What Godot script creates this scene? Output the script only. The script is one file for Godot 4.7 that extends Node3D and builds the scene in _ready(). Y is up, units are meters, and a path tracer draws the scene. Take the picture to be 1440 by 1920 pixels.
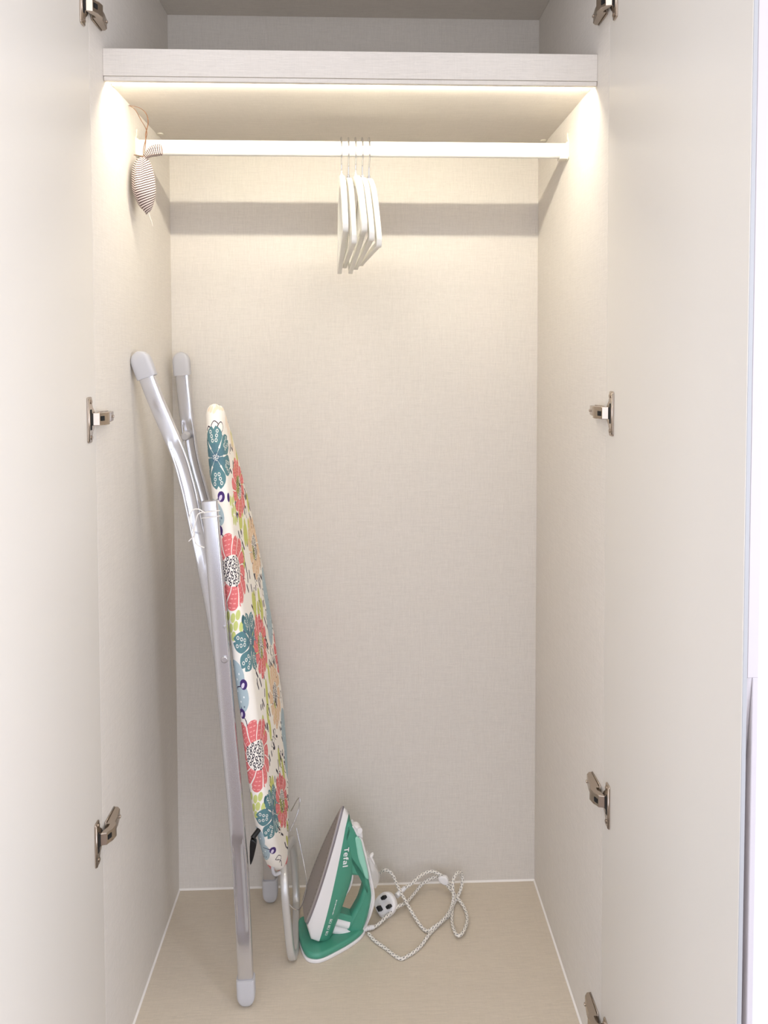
extends Node3D

# ---------------------------------------------------------------- camera, sky, light
const F_PX := 1440.3
const W := 0.45          # half the inside width of the wardrobe
const SHELF_Y := 1.8453  # underside of the shelf
const EXPOSURE := 1.08
const LED_ENERGY := 0.31
const LAMP_ENERGY := 0.45
const WINDOW_ENERGY := 6.2
const FRONT_ENERGY := 3.05

var M := {}
var rng := RandomNumberGenerator.new()


func _ready() -> void:
	rng.seed = 7
	var cam := Camera3D.new()
	cam.name = "camera"
	cam.keep_aspect = Camera3D.KEEP_HEIGHT
	cam.position = Vector3(0.0151, 1.3394, 1.8979)
	cam.rotation = Vector3(-0.0402, -0.0372, -0.0020)
	cam.set_frustum(0.05 * 1920.0 / F_PX, Vector2(-13.3, -233.9) * 0.05 / F_PX, 0.05, 40.0)
	add_child(cam)
	cam.current = true
	var env := Environment.new()
	env.background_mode = Environment.BG_SKY
	var sky := Sky.new()
	var sm := ProceduralSkyMaterial.new()
	sm.sky_top_color = Color(0.55, 0.68, 0.90)
	sm.sky_horizon_color = Color(0.80, 0.86, 0.95)
	sm.ground_horizon_color = Color(0.72, 0.76, 0.80)
	sm.ground_bottom_color = Color(0.45, 0.45, 0.44)
	sky.sky_material = sm
	env.sky = sky
	env.tonemap_mode = Environment.TONE_MAPPER_LINEAR
	env.tonemap_exposure = EXPOSURE
	env.sdfgi_enabled = true
	env.ssao_enabled = true
	env.ssil_enabled = true
	var we := WorldEnvironment.new()
	we.name = "world"
	we.environment = env
	add_child(we)
	for side: float in [-1.0, 1.0]:
		area_light("window_daylight", Vector3(side * 1.86, 1.20, 2.25), Vector3(-side, 0, 0), Vector2(2.0, 2.1), Color(0.93, 0.945, 1.0), WINDOW_ENERGY * (1.3 if side > 0.0 else 0.82))
	area_light("window_daylight", Vector3(0.1, 1.20, 4.22), Vector3(0, 0, -1), Vector2(2.2, 2.1), Color(0.93, 0.945, 1.0), FRONT_ENERGY)
	area_light("ceiling_lamp_light", Vector3(0.15, 2.66, 2.55), Vector3(0, -1, 0), Vector2(1.1, 1.1), Color(1.0, 0.95, 0.92), LAMP_ENERGY)
	area_light("led_strip_light", Vector3(0, SHELF_Y - 0.0062, 0.4610), Vector3(0, -0.72, -0.69), Vector2(0.885, 0.006), Color(1.0, 0.97, 0.90), LED_ENERGY)
	make_materials()
	build_room()
	build_wardrobe()
	build_ironing_board()
	build_iron()
	build_hangers()
	build_sachet()


func area_light(called: String, at: Vector3, towards: Vector3, size: Vector2, color: Color, energy: float) -> void:
	var l := AreaLight3D.new()
	l.name = called
	l.area_size = size
	l.light_color = color
	l.light_energy = energy
	l.area_normalize_energy = true
	l.shadow_enabled = true
	l.set("area_range", 12.0)
	l.set("area_attenuation", 2.0)
	add_child(l)
	var up := Vector3.UP if absf(towards.normalized().y) < 0.9 else Vector3.RIGHT
	l.look_at_from_position(at, at + towards, up if towards.z == 0.0 or absf(towards.y) < 0.1 else Vector3(0, 1, 0))


# ---------------------------------------------------------------- materials
func mat(called: String, color: Color, rough := 0.6, metal := 0.0) -> StandardMaterial3D:
	var m := StandardMaterial3D.new()
	m.resource_name = called
	m.albedo_color = color
	m.roughness = rough
	m.metallic = metal
	M[called] = m
	return m


# woven laminate: threads along both directions (or only one), tiling
func weave(n: int, across: float, down: float, seed_value: int) -> ImageTexture:
	var r := RandomNumberGenerator.new()
	r.seed = seed_value
	var v := PackedFloat32Array()
	v.resize(n * n)
	for pass_no in 2:
		var amount := across if pass_no == 0 else down
		if amount == 0.0:
			continue
		for row in n:
			# streaks of random length and strength along the row
			var i := 0
			var wide := row % 2
			while i < n:
				var length := r.randi_range(5, 34 + 20 * wide)
				var strength := r.randfn(0.0, 1.0) * amount
				for k in length:
					var j := i + k
					if j >= n:
						break
					var at := row * n + j if pass_no == 0 else j * n + row
					v[at] += strength
				i += length
	var bytes := PackedByteArray()
	bytes.resize(n * n * 3)
	for i in n * n:
		var g := clampi(int(238.0 + v[i] * 255.0), 0, 255)
		bytes[i * 3] = g
		bytes[i * 3 + 1] = clampi(int(238.0 + v[i] * 262.0), 0, 255)
		bytes[i * 3 + 2] = clampi(int(238.0 + v[i] * 275.0), 0, 255)
	var img := Image.create_from_data(n, n, false, Image.FORMAT_RGB8, bytes)
	img.generate_mipmaps()
	return ImageTexture.create_from_image(img)


func make_materials() -> void:
	var linen := mat("linen", Color(0.910, 0.882, 0.838), 0.62)
	linen.albedo_texture = weave(1024, 0.009, 0.009, 3)
	linen.uv1_triplanar = true
	linen.uv1_world_triplanar = true
	linen.uv1_scale = Vector3.ONE * 1.35
	var grain := mat("linen_along", Color(0.910, 0.882, 0.838), 0.6)
	grain.albedo_texture = weave(1024, 0.013, 0.004, 5)
	grain.uv1_triplanar = true
	grain.uv1_world_triplanar = true
	grain.uv1_scale = Vector3.ONE * 1.3
	var floor_m := mat("linen_base", Color(0.875, 0.825, 0.745), 0.6)
	floor_m.albedo_texture = grain.albedo_texture
	floor_m.uv1_triplanar = true
	floor_m.uv1_world_triplanar = true
	floor_m.uv1_scale = Vector3.ONE * 1.3
	mat("sealant", Color(0.93, 0.91, 0.88), 0.5)
	var door := mat("door_lacquer", Color(0.832, 0.808, 0.765), 0.34)
	door.clearcoat_enabled = false
	mat("edge_band", Color(0.62, 0.62, 0.62), 0.4)
	mat("door_front", Color(0.72, 0.695, 0.70), 0.35)
	mat("white_wall", Color(0.90, 0.89, 0.88), 0.8)
	mat("ceiling_paint", Color(0.92, 0.92, 0.92), 0.85)
	mat("room_floor", Color(0.47, 0.40, 0.34), 0.5)
	mat("steel", Color(0.74, 0.69, 0.635), 0.27, 1.0)
	mat("dark_plastic", Color(0.03, 0.03, 0.035), 0.4)
	mat("black_hole", Color(0.012, 0.012, 0.012), 0.7)
	mat("tube_paint", Color(0.82, 0.82, 0.835), 0.19, 0.85)
	mat("rest_paint", Color(0.80, 0.79, 0.77), 0.3, 0.4)
	mat("cap_plastic", Color(0.745, 0.74, 0.745), 0.42)
	mat("rail", Color(0.87, 0.86, 0.83), 0.3, 0.0)
	mat("rail_end", Color(0.86, 0.84, 0.78), 0.35, 0.2)
	mat("chrome", Color(0.86, 0.86, 0.87), 0.12, 1.0)
	mat("hanger_white", Color(0.93, 0.92, 0.88), 0.42)
	mat("string", Color(0.93, 0.91, 0.88), 0.85)
	mat("ribbon", Color(0.50, 0.33, 0.20), 0.7)
	mat("iron_white", Color(0.93, 0.92, 0.91), 0.32)
	mat("iron_green", Color(0.30, 0.60, 0.50), 0.32)
	mat("iron_pale", Color(0.62, 0.85, 0.76), 0.3)
	mat("sole_metal", Color(0.67, 0.64, 0.615), 0.5, 0.3)
	mat("sole_rim", Color(0.61, 0.59, 0.61), 0.3, 0.6)
	mat("print_white", Color(0.95, 0.96, 0.95), 0.5)
	var clear := mat("clear_plastic", Color(0.93, 0.92, 0.90, 0.35), 0.1)
	clear.transparency = BaseMaterial3D.TRANSPARENCY_ALPHA
	var led := mat("led", Color(1, 0.95, 0.85), 0.5)
	led.emission_enabled = true
	led.emission = Color(1.0, 0.94, 0.82)
	led.emission_energy_multiplier = 1.5
	var lamp := mat("lamp_glow", Color(1, 1, 1), 0.6)
	lamp.emission_enabled = true
	lamp.emission = Color(1.0, 0.96, 0.93)
	lamp.emission_energy_multiplier = 1.2
	var pane := mat("window_pane", Color(0.9, 0.95, 1.0, 0.08), 0.02)
	pane.transparency = BaseMaterial3D.TRANSPARENCY_ALPHA
	var cord := mat("cord", Color(1, 1, 1), 0.8)
	cord.albedo_texture = braid()
	var check := mat("check_cloth", Color(1, 1, 1), 0.9)
	check.albedo_texture = check_cloth()
	var cover := mat("cover", Color(1, 1, 1), 0.85)
	cover.albedo_texture = cover_print()


func braid() -> ImageTexture:
	var n := 64
	var img := Image.create(n, n, false, Image.FORMAT_RGB8)
	for y in n:
		for x in n:
			# two sets of slanting threads; one thread in four is dark
			var a := fposmod((x * 2.0 + y * 1.0) / 32.0, 1.0)
			var b := fposmod((x * 2.0 - y * 1.0) / 32.0, 1.0)
			var c := Color(0.93, 0.91, 0.87)
			if a < 0.30 and b > 0.30 and b < 0.78:
				c = Color(0.34, 0.33, 0.33)
			elif b < 0.1:
				c = Color(0.80, 0.78, 0.74)
			img.set_pixel(x, y, c)
	img.generate_mipmaps()
	return ImageTexture.create_from_image(img)


func check_cloth() -> ImageTexture:
	var n := 256
	var img := Image.create(n, n, false, Image.FORMAT_RGB8)
	for y in n:
		for x in n:
			var c := Color(0.86, 0.81, 0.78)
			if y % 16 < 8:
				c = Color(0.27, 0.20, 0.19)
				if x % 16 < 5:
					c = Color(0.50, 0.42, 0.40)
			elif x % 16 < 3:
				c = Color(0.78, 0.73, 0.71)
			img.set_pixel(x, y, c)
	img.generate_mipmaps()
	return ImageTexture.create_from_image(img)


# ---- the flower print of the ironing board cover; units are metres on the cloth, PPM pixels per metre
const PPM := 1800.0
const CW := 828
const CH := 1908
var cloth := PackedByteArray()


func dot(x: int, y: int, c: Color) -> void:
	if x < 0 or y < 0 or x >= CW or y >= CH:
		return
	var i := (y * CW + x) * 3
	cloth[i] = int(c.r * 255.0)
	cloth[i + 1] = int(c.g * 255.0)
	cloth[i + 2] = int(c.b * 255.0)


func disc(cx: float, cy: float, rx: float, ry: float, turn: float, c: Color, ring := 0.0) -> void:
	var px := cx * PPM
	var py := cy * PPM
	var a := rx * PPM
	var b := ry * PPM
	var r := int(maxf(a, b)) + 2
	var cs := cos(turn)
	var sn := sin(turn)
	for y in range(int(py) - r, int(py) + r + 1):
		for x in range(int(px) - r, int(px) + r + 1):
			var dx := x - px
			var dy := y - py
			var u := (dx * cs + dy * sn) / a
			var v := (-dx * sn + dy * cs) / b
			var d := u * u + v * v
			if d <= 1.0 and (ring == 0.0 or d > (1.0 - ring) * (1.0 - ring)):
				dot(x, y, c)


func stroke(points: Array, width: float, c: Color) -> void:
	var p := PackedVector2Array()
	for q in points:
		p.append(q)
	for i in p.size() - 1:
		var p0 := p[maxi(i - 1, 0)]
		var p3 := p[mini(i + 2, p.size() - 1)]
		for k in 10:
			var q := p[i].cubic_interpolate(p[i + 1], p0, p3, k / 10.0)
			disc(q.x, q.y, width / 2.0, width / 2.0, 0.0, c)


func daisy(cx: float, cy: float, r: float, c: Color, c2: Color, ink: Color, petals := 13) -> void:
	var cream := Color(0.965, 0.945, 0.90)
	var px := cx * PPM
	var py := cy * PPM
	var rr := r * PPM
	for y in range(int(py - rr), int(py + rr) + 1):
		for x in range(int(px - rr), int(px + rr) + 1):
			var dx := (x - px) / rr
			var dy := (y - py) / rr
			var d := sqrt(dx * dx + dy * dy)
			if d > 1.0 or d < 0.38:
				continue
			var t := fposmod(atan2(dy, dx) / TAU * petals + 0.18 * sin(d * 5.0), 1.0)
			var k := int(floor(fposmod(atan2(dy, dx) / TAU, 1.0) * petals))
			var edge := 0.82 + 0.16 * fposmod(k * 0.618, 1.0)
			var lobe := edge * (0.80 + 0.20 * sqrt(maxf(0.0, sin(t * PI))))
			if d < lobe and absf(t - 0.5) < 0.44:
				dot(x, y, c2 if fposmod(d * 9.0 + k * 0.37, 1.0) < 0.22 and absf(t - 0.5) < 0.26 and absf(t - 0.5) > 0.06 else c)
	for i in 34:
		var d := sqrt((i + 0.5) / 34.0) * r * 0.36
		var a := i * 2.39996
		disc(cx + d * cos(a), cy + d * sin(a), r * 0.036, r * 0.056, 0.3, ink, 0.5)


func blossom(cx: float, cy: float, r: float, turn: float) -> void:
	var teal := Color(0.36, 0.52, 0.54)
	var deep := Color(0.31, 0.43, 0.50)
	var cream := Color(0.965, 0.945, 0.90)
	var px := cx * PPM
	var py := cy * PPM
	var rr := r * PPM
	for y in range(int(py - rr), int(py + rr) + 1):
		for x in range(int(px - rr), int(px + rr) + 1):
			var dx := (x - px) / rr
			var dy := (y - py) / rr
			var d := sqrt(dx * dx + dy * dy)
			var t := fposmod((atan2(dy, dx) + turn) / TAU * 6.0, 1.0) - 0.5
			var half := 0.47 if d < 0.30 else 0.40 + 0.09 * sin((d - 0.3) / 0.7 * PI) - 0.42 * pow(maxf(0.0, (d - 0.62) / 0.38), 2.0)
			var tip := 0.96 - 0.10 * maxf(0.0, 1.0 - absf(t) / 0.07)
			if d < tip and absf(t) < half:
				dot(x, y, deep if d < 0.42 and fposmod(absf(t) * 14.0, 1.0) < 0.35 or d < 0.16 else teal)
	for k in 6:
		var a := (k + 0.5) / 6.0 * TAU - turn
		for j in 6:
			var d := r * (0.52 + 0.14 * (j / 2))
			var off := (-0.5 + j % 2) * 0.26 * (1.0 + 0.12 * (j / 2))
			disc(cx + d * cos(a + off), cy + d * sin(a + off), r * 0.05, r * 0.06, 0.0, cream, 0.42)
	for i in 14:
		disc(cx + r * 0.11 * cos(i * 2.4) * sqrt(i / 14.0), cy + r * 0.11 * sin(i * 2.4) * sqrt(i / 14.0), 0.0012, 0.0012, 0.0, cream)


func berry(a: float, b: float, to_a: float, to_b: float) -> void:
	var ink := Color(0.16, 0.11, 0.22)
	stroke([Vector2(a, b), Vector2((a + to_a) / 2.0 + 0.003, (b + to_b) / 2.0), Vector2(to_a, to_b)], 0.0022, ink)
	disc(a, b, 0.0085, 0.0105, 0.0, Color(0.27, 0.17, 0.42))
	disc(a - 0.002, b + 0.002, 0.0035, 0.006, 0.5, Color(0.88, 0.84, 0.90))


func curl(a: float, b: float, s: float, ink: Color) -> void:
	stroke([Vector2(a, b), Vector2(a + 0.012 * s, b - 0.014), Vector2(a + 0.004 * s, b - 0.026), Vector2(a - 0.006 * s, b - 0.018), Vector2(a + 0.001 * s, b - 0.010)], 0.002, ink)


func leaves(a: float, b: float) -> void:
	var lime := Color(0.80, 0.83, 0.50)
	for i in 9:
		disc(a + 0.013 * (i % 3 - 1) + 0.004 * (i / 3), b + 0.020 * (i / 3 - 1) + 0.004 * (i % 2), 0.0055, 0.010, 0.35, lime)
	disc(a - 0.022, b - 0.028, 0.005, 0.009, 0.0, Color(0.28, 0.18, 0.42))
	disc(a + 0.025, b - 0.008, 0.005, 0.009, 0.2, Color(0.22, 0.38, 0.40))
	disc(a + 0.024, b + 0.016, 0.004, 0.007, 0.0, Color(0.28, 0.18, 0.42))


func grey_leaf(a: float, b: float, turn: float, s := 1.0) -> void:
	disc(a, b, 0.020 * s, 0.031 * s, turn, Color(0.68, 0.75, 0.77))
	for i in 6:
		var off := Vector2(0.010 * s * sin(i * 2.1), 0.020 * s * cos(i * 1.7)).rotated(turn)
		disc(a + off.x, b + off.y, 0.0017, 0.0022, 0.0, Color(0.94, 0.95, 0.94) if i % 2 else Color(0.42, 0.47, 0.52))


func cover_print() -> ImageTexture:
	cloth.resize(CW * CH * 3)
	var cream := Color(0.965, 0.945, 0.90)
	var row := PackedByteArray()
	for x in CW:
		row.append_array([int(cream.r * 255), int(cream.g * 255), int(cream.b * 255)])
	cloth = PackedByteArray()
	for y in CH:
		cloth.append_array(row)
	var ink := Color(0.16, 0.12, 0.17)
	var coral := Color(0.88, 0.46, 0.46)
	var coral2 := Color(0.95, 0.68, 0.65)
	var sand := Color(0.90, 0.77, 0.62)
	var sand2 := Color(0.95, 0.87, 0.77)
	# long thin strokes and lime dashes between the flowers, all over the flat of the board
	for k in 3:
		var b0 := 0.02 + 0.355 * k
		for i in 120:
			var a := rng.randf_range(0.088, 0.42)
			var b := b0 + rng.randf_range(0.0, 0.34)
			stroke([Vector2(a, b), Vector2(a + rng.randf_range(-0.006, 0.012), b + rng.randf_range(0.006, 0.020))], 0.0055, ink)
		for i in 24:
			disc(rng.randf_range(0.09, 0.23), b0 + 0.03 + rng.randf_range(0.0, 0.30), 0.010, 0.022, 0.1, Color(0.80, 0.81, 0.45))
		for i in 30:
			curl(rng.randf_range(0.09, 0.40), b0 + rng.randf_range(0.0, 0.34), -1.0 if i % 2 else 1.0, ink)
	# near rim
	stroke([Vector2(0.012, 0.075), Vector2(0.028, 0.066), Vector2(0.06, 0.068), Vector2(0.085, 0.085), Vector2(0.10, 0.11)], 0.0022, ink)
	stroke([Vector2(0.014, 0.072), Vector2(0.024, 0.058), Vector2(0.026, 0.048), Vector2(0.020, 0.044), Vector2(0.014, 0.052)], 0.0025, ink)
	curl(0.050, 0.064, 1.0, ink)
	curl(0.040, 0.060, -1.0, ink)
	for i in 8:
		disc(0.02 + 0.009 * i, 0.007 + 0.003 * (i % 3), 0.004, 0.007, 0.3 * i, sand2)
	for i in 7:
		disc(0.085 + 0.012 * i, 0.035 + 0.014 * i, 0.005, 0.020, 0.1, sand2)
	blossom(0.034, 0.107, 0.066, 0.0)
	berry(0.038, 0.185, 0.010, 0.195)
	grey_leaf(0.020, 0.215, -0.4, 0.9)
	berry(0.024, 0.250, 0.034, 0.275)
	leaves(0.080, 0.218)
	daisy(0.045, 0.331, 0.081, coral, coral2, ink)
	leaves(0.030, 0.437)
	blossom(0.082, 0.482, 0.064, 0.26)
	grey_leaf(0.018, 0.535, -0.1)
	grey_leaf(0.022, 0.580, 0.1)
	berry(0.034, 0.553, 0.016, 0.558)
	berry(0.020, 0.612, 0.030, 0.640)
	daisy(0.046, 0.700, 0.080, coral, coral2, ink)
	leaves(0.026, 0.806)
	blossom(0.078, 0.845, 0.062, 0.26)
	grey_leaf(0.012, 0.890, 0.1)
	grey_leaf(0.016, 0.93, 0.1)
	berry(0.044, 0.930, 0.022, 0.915)
	curl(0.05, 0.98, 1.0, ink)
	stroke([Vector2(0.05, 1.0), Vector2(0.055, 0.98), Vector2(0.048, 0.965)], 0.002, ink)
	disc(0.018, 1.005, 0.012, 0.020, 0.0, coral)
	disc(0.055, 1.022, 0.045, 0.010, -0.3, coral)
	# the flat of the board
	daisy(0.150, 0.186, 0.066, coral, coral2, ink, 12)
	daisy(0.235, 0.331, 0.072, sand, sand2, ink, 12)
	grey_leaf(0.250, 0.140, 0.2, 1.5)
	grey_leaf(0.272, 0.205, 0.1, 1.5)
	daisy(0.165, 0.521, 0.070, coral, coral2, ink, 12)
	grey_leaf(0.300, 0.440, 0.1, 1.6)
	grey_leaf(0.290, 0.515, 0.2, 1.6)
	daisy(0.245, 0.664, 0.074, sand, sand2, ink, 12)
	daisy(0.165, 0.878, 0.072, coral, coral2, ink, 12)
	grey_leaf(0.300, 0.775, 0.1, 1.7)
	grey_leaf(0.290, 0.850, 0.1, 1.7)
	daisy(0.36, 0.60, 0.07, coral, coral2, ink, 12)
	daisy(0.37, 0.30, 0.06, sand, sand2, ink, 12)
	var img := Image.create_from_data(CW, CH, false, Image.FORMAT_RGB8, cloth)
	img.generate_mipmaps()
	return ImageTexture.create_from_image(img)


# ---------------------------------------------------------------- mesh helpers
func begin(smooth := true) -> SurfaceTool:
	var st := SurfaceTool.new()
	st.begin(Mesh.PRIMITIVE_TRIANGLES)
	st.set_smooth_group(0 if smooth else -1)
	return st


# corners are given counter-clockwise as seen from outside
func tri(st: SurfaceTool, a: Vector3, b: Vector3, c: Vector3) -> void:
	st.add_vertex(a)
	st.add_vertex(c)
	st.add_vertex(b)


func quad(st: SurfaceTool, a: Vector3, b: Vector3, c: Vector3, d: Vector3) -> void:
	tri(st, a, b, c)
	tri(st, a, c, d)


func tri_uv(st: SurfaceTool, a: Vector3, b: Vector3, c: Vector3, ua: Vector2, ub: Vector2, uc: Vector2) -> void:
	st.set_uv(ua)
	st.add_vertex(a)
	st.set_uv(uc)
	st.add_vertex(c)
	st.set_uv(ub)
	st.add_vertex(b)


func commit(called: String, st: SurfaceTool, material: String, parent: Node = null) -> MeshInstance3D:
	st.generate_normals()
	var o := MeshInstance3D.new()
	o.name = called
	o.mesh = st.commit()
	o.material_override = null
	o.mesh.surface_set_material(0, M[material])
	(parent if parent else self).add_child(o, true)
	return o


func thing(called: String, label: String, category: String, at: Vector3, group := "") -> Node3D:
	var o := Node3D.new()
	o.name = called
	o.position = at
	o.set_meta("label", label)
	o.set_meta("category", category)
	if group:
		o.set_meta("group", group)
	add_child(o, true)
	return o


func struct(called: String, st: SurfaceTool, material: String) -> MeshInstance3D:
	var o := commit(called, st, material)
	o.set_meta("kind", "structure")
	return o


# a box between two corners with chamfered edges
func box(st: SurfaceTool, lo: Vector3, hi: Vector3, ch := 0.0, xf := Transform3D()) -> void:
	st.set_smooth_group(-1)
	var c := (lo + hi) / 2.0
	var h := (hi - lo) / 2.0
	ch = minf(ch, minf(h.x, minf(h.y, h.z)) * 0.9)
	var axes := [[Vector3.RIGHT, Vector3.UP, Vector3.BACK], [Vector3.UP, Vector3.BACK, Vector3.RIGHT], [Vector3.BACK, Vector3.RIGHT, Vector3.UP]]
	for ax in axes:
		var n: Vector3 = ax[0]
		var u: Vector3 = ax[1]
		var v: Vector3 = ax[2]
		for s: float in [-1.0, 1.0]:
			var p: Vector3 = c + n * (n.dot(h)) * s
			var uu: Vector3 = u * (u.dot(h) - ch)
			var vv: Vector3 = v * (v.dot(h) - ch)
			if s > 0:
				quad(st, xf * (p - uu - vv), xf * (p + uu - vv), xf * (p + uu + vv), xf * (p - uu + vv))
			else:
				quad(st, xf * (p - uu + vv), xf * (p + uu + vv), xf * (p + uu - vv), xf * (p - uu - vv))
	if ch <= 0.0:
		return
	for ax in axes:   # edges that run along ax[0]
		var n: Vector3 = ax[0]
		var u: Vector3 = ax[1]
		var v: Vector3 = ax[2]
		var nn: Vector3 = n * (n.dot(h) - ch)
		for su: float in [-1.0, 1.0]:
			for sv: float in [-1.0, 1.0]:
				var p: Vector3 = c + u * u.dot(h) * su + v * (v.dot(h) - ch) * sv
				var q: Vector3 = c + u * (u.dot(h) - ch) * su + v * v.dot(h) * sv
				if su * sv > 0:
					quad(st, xf * (p - nn), xf * (p + nn) , xf * (q + nn), xf * (q - nn)) if false else quad(st, xf * (p - nn), xf * (q - nn), xf * (q + nn), xf * (p + nn))
				else:
					quad(st, xf * (p + nn), xf * (q + nn), xf * (q - nn), xf * (p - nn))
	for sx: float in [-1.0, 1.0]:
		for sy: float in [-1.0, 1.0]:
			for sz: float in [-1.0, 1.0]:
				var s := Vector3(sx, sy, sz)
				var a := c + Vector3(h.x, h.y - ch, h.z - ch) * s
				var b := c + Vector3(h.x - ch, h.y, h.z - ch) * s
				var d := c + Vector3(h.x - ch, h.y - ch, h.z) * s
				if sx * sy * sz > 0:
					tri(st, xf * a, xf * b, xf * d)
				else:
					tri(st, xf * a, xf * d, xf * b)


# smooth curve through points
func curve(points: Array, per := 6, closed := false) -> PackedVector3Array:
	var out := PackedVector3Array()
	var n := points.size()
	var last := n if closed else n - 1
	for i in last:
		var p0: Vector3 = points[posmod(i - 1, n)] if closed else points[maxi(i - 1, 0)]
		var p1: Vector3 = points[i]
		var p2: Vector3 = points[(i + 1) % n]
		var p3: Vector3 = points[(i + 2) % n] if closed else points[mini(i + 2, n - 1)]
		for k in per:
			out.append(p1.cubic_interpolate(p2, p0, p3, k / float(per)))
	if not closed:
		out.append(points[n - 1])
	return out


func curve2(points: Array, per := 6, closed := true) -> PackedVector2Array:
	var p3 := []
	for p: Vector2 in points:
		p3.append(Vector3(p.x, p.y, 0))
	var out := PackedVector2Array()
	for p in curve(p3, per, closed):
		out.append(Vector2(p.x, p.y))
	return out


# sweeps rings (each a list of points in the plane across the path) along a path; up_hint fixes the turn
func sweep(st: SurfaceTool, path: PackedVector3Array, section: Callable, up_hint: Vector3, capped := true, v_scale := 0.0) -> void:
	st.set_smooth_group(0)
	var rings := []
	var lengths := PackedFloat32Array([0.0])
	var side_prev := Vector3.ZERO
	for i in path.size():
		var dir := (path[mini(i + 1, path.size() - 1)] - path[maxi(i - 1, 0)]).normalized()
		var side: Vector3
		if side_prev == Vector3.ZERO or up_hint != Vector3.ZERO:
			var hint := up_hint if up_hint != Vector3.ZERO else (Vector3.UP if absf(dir.y) < 0.9 else Vector3.RIGHT)
			side = hint.cross(dir).normalized()
		else:
			side = (side_prev - dir * side_prev.dot(dir)).normalized()
		side_prev = side
		var up := dir.cross(side).normalized()
		var ring := PackedVector3Array()
		for q: Vector2 in section.call(i / float(path.size() - 1)):
			ring.append(path[i] + side * q.x + up * q.y)
		rings.append(ring)
		if i > 0:
			lengths.append(lengths[i - 1] + path[i].distance_to(path[i - 1]))
	var n: int = rings[0].size()
	for i in rings.size() - 1:
		for k in n:
			var k2 := (k + 1) % n
			if v_scale > 0.0:
				var u0 := k / float(n)
				var u1 := (k + 1) / float(n)
				var v0 := lengths[i] / v_scale
				var v1 := lengths[i + 1] / v_scale
				tri_uv(st, rings[i][k], rings[i][k2], rings[i + 1][k2], Vector2(u0, v0), Vector2(u1, v0), Vector2(u1, v1))
				tri_uv(st, rings[i][k], rings[i + 1][k2], rings[i + 1][k], Vector2(u0, v0), Vector2(u1, v1), Vector2(u0, v1))
			else:
				quad(st, rings[i][k], rings[i][k2], rings[i + 1][k2], rings[i + 1][k])
	if capped:
		for e in [0, rings.size() - 1]:
			var mid := Vector3.ZERO
			for p: Vector3 in rings[e]:
				mid += p / n
			st.set_smooth_group(-1)
			for k in n:
				if v_scale > 0.0:
					st.set_uv(Vector2.ZERO)
				if e == 0:
					tri(st, mid, rings[e][(k + 1) % n], rings[e][k])
				else:
					tri(st, mid, rings[e][k], rings[e][(k + 1) % n])
			st.set_smooth_group(0)


func circle(r: float, n := 10, ry := -1.0) -> PackedVector2Array:
	var out := PackedVector2Array()
	for k in n:
		var a := TAU * k / n
		out.append(Vector2(r * cos(a), (ry if ry > 0 else r) * sin(a)))
	return out


func tube(st: SurfaceTool, path: PackedVector3Array, r: float, n := 8, v_scale := 0.0, hint := Vector3.ZERO) -> void:
	var ring := circle(r, n)
	sweep(st, path, func(_t): return ring, hint, true, v_scale)


# a flat outline pushed out to both sides of its plane, with rounded edges; xf maps (x, y, depth)
func slab(st: SurfaceTool, outline: PackedVector2Array, half: float, bevel: float, xf: Transform3D, steps := 3, sharp := false) -> void:
	var poly := outline.duplicate()
	if Geometry2D.is_polygon_clockwise(poly):
		poly.reverse()
	var n := poly.size()
	var inward := PackedVector2Array()
	for i in n:
		var d := (poly[(i + 1) % n] - poly[posmod(i - 1, n)]).normalized()
		inward.append(Vector2(-d.y, d.x))
	var rings := []
	for s in range(steps + 1):
		var a := PI / 2.0 * s / steps
		rings.append([bevel * (1.0 - sin(a)), -half + bevel * (1.0 - cos(a))])
	for s in range(steps, -1, -1):
		var a := PI / 2.0 * s / steps
		rings.append([bevel * (1.0 - sin(a)), half - bevel * (1.0 - cos(a))])
	var at := func(r: int, i: int) -> Vector3:
		var p: Vector2 = poly[i] + inward[i] * float(rings[r][0])
		return xf * Vector3(p.x, p.y, rings[r][1])
	st.set_smooth_group(-1 if sharp else 0)
	for r in rings.size() - 1:
		for i in n:
			quad(st, at.call(r, i), at.call(r, (i + 1) % n), at.call(r + 1, (i + 1) % n), at.call(r + 1, i))
	var flat := PackedVector2Array()
	for i in n:
		flat.append(poly[i] + inward[i] * bevel)
	var ids := Geometry2D.triangulate_polygon(flat)
	if ids.is_empty():
		ids = Geometry2D.triangulate_polygon(poly)
	st.set_smooth_group(1)
	for k in range(0, ids.size(), 3):
		var t := [ids[k], ids[k + 1], ids[k + 2]]
		var area := (flat[t[1]] - flat[t[0]]).cross(flat[t[2]] - flat[t[0]])
		if area < 0.0:
			t = [t[0], t[2], t[1]]
		tri(st, at.call(rings.size() - 1, t[0]), at.call(rings.size() - 1, t[1]), at.call(rings.size() - 1, t[2]))
	st.set_smooth_group(2)
	for k in range(0, ids.size(), 3):
		var t := [ids[k], ids[k + 1], ids[k + 2]]
		var area := (flat[t[1]] - flat[t[0]]).cross(flat[t[2]] - flat[t[0]])
		if area < 0.0:
			t = [t[0], t[2], t[1]]
		tri(st, at.call(0, t[0]), at.call(0, t[2]), at.call(0, t[1]))
	st.set_smooth_group(0)


func frame(origin: Vector3, x: Vector3, y: Vector3, z: Vector3) -> Transform3D:
	return Transform3D(Basis(x, y, z), origin)


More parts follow.
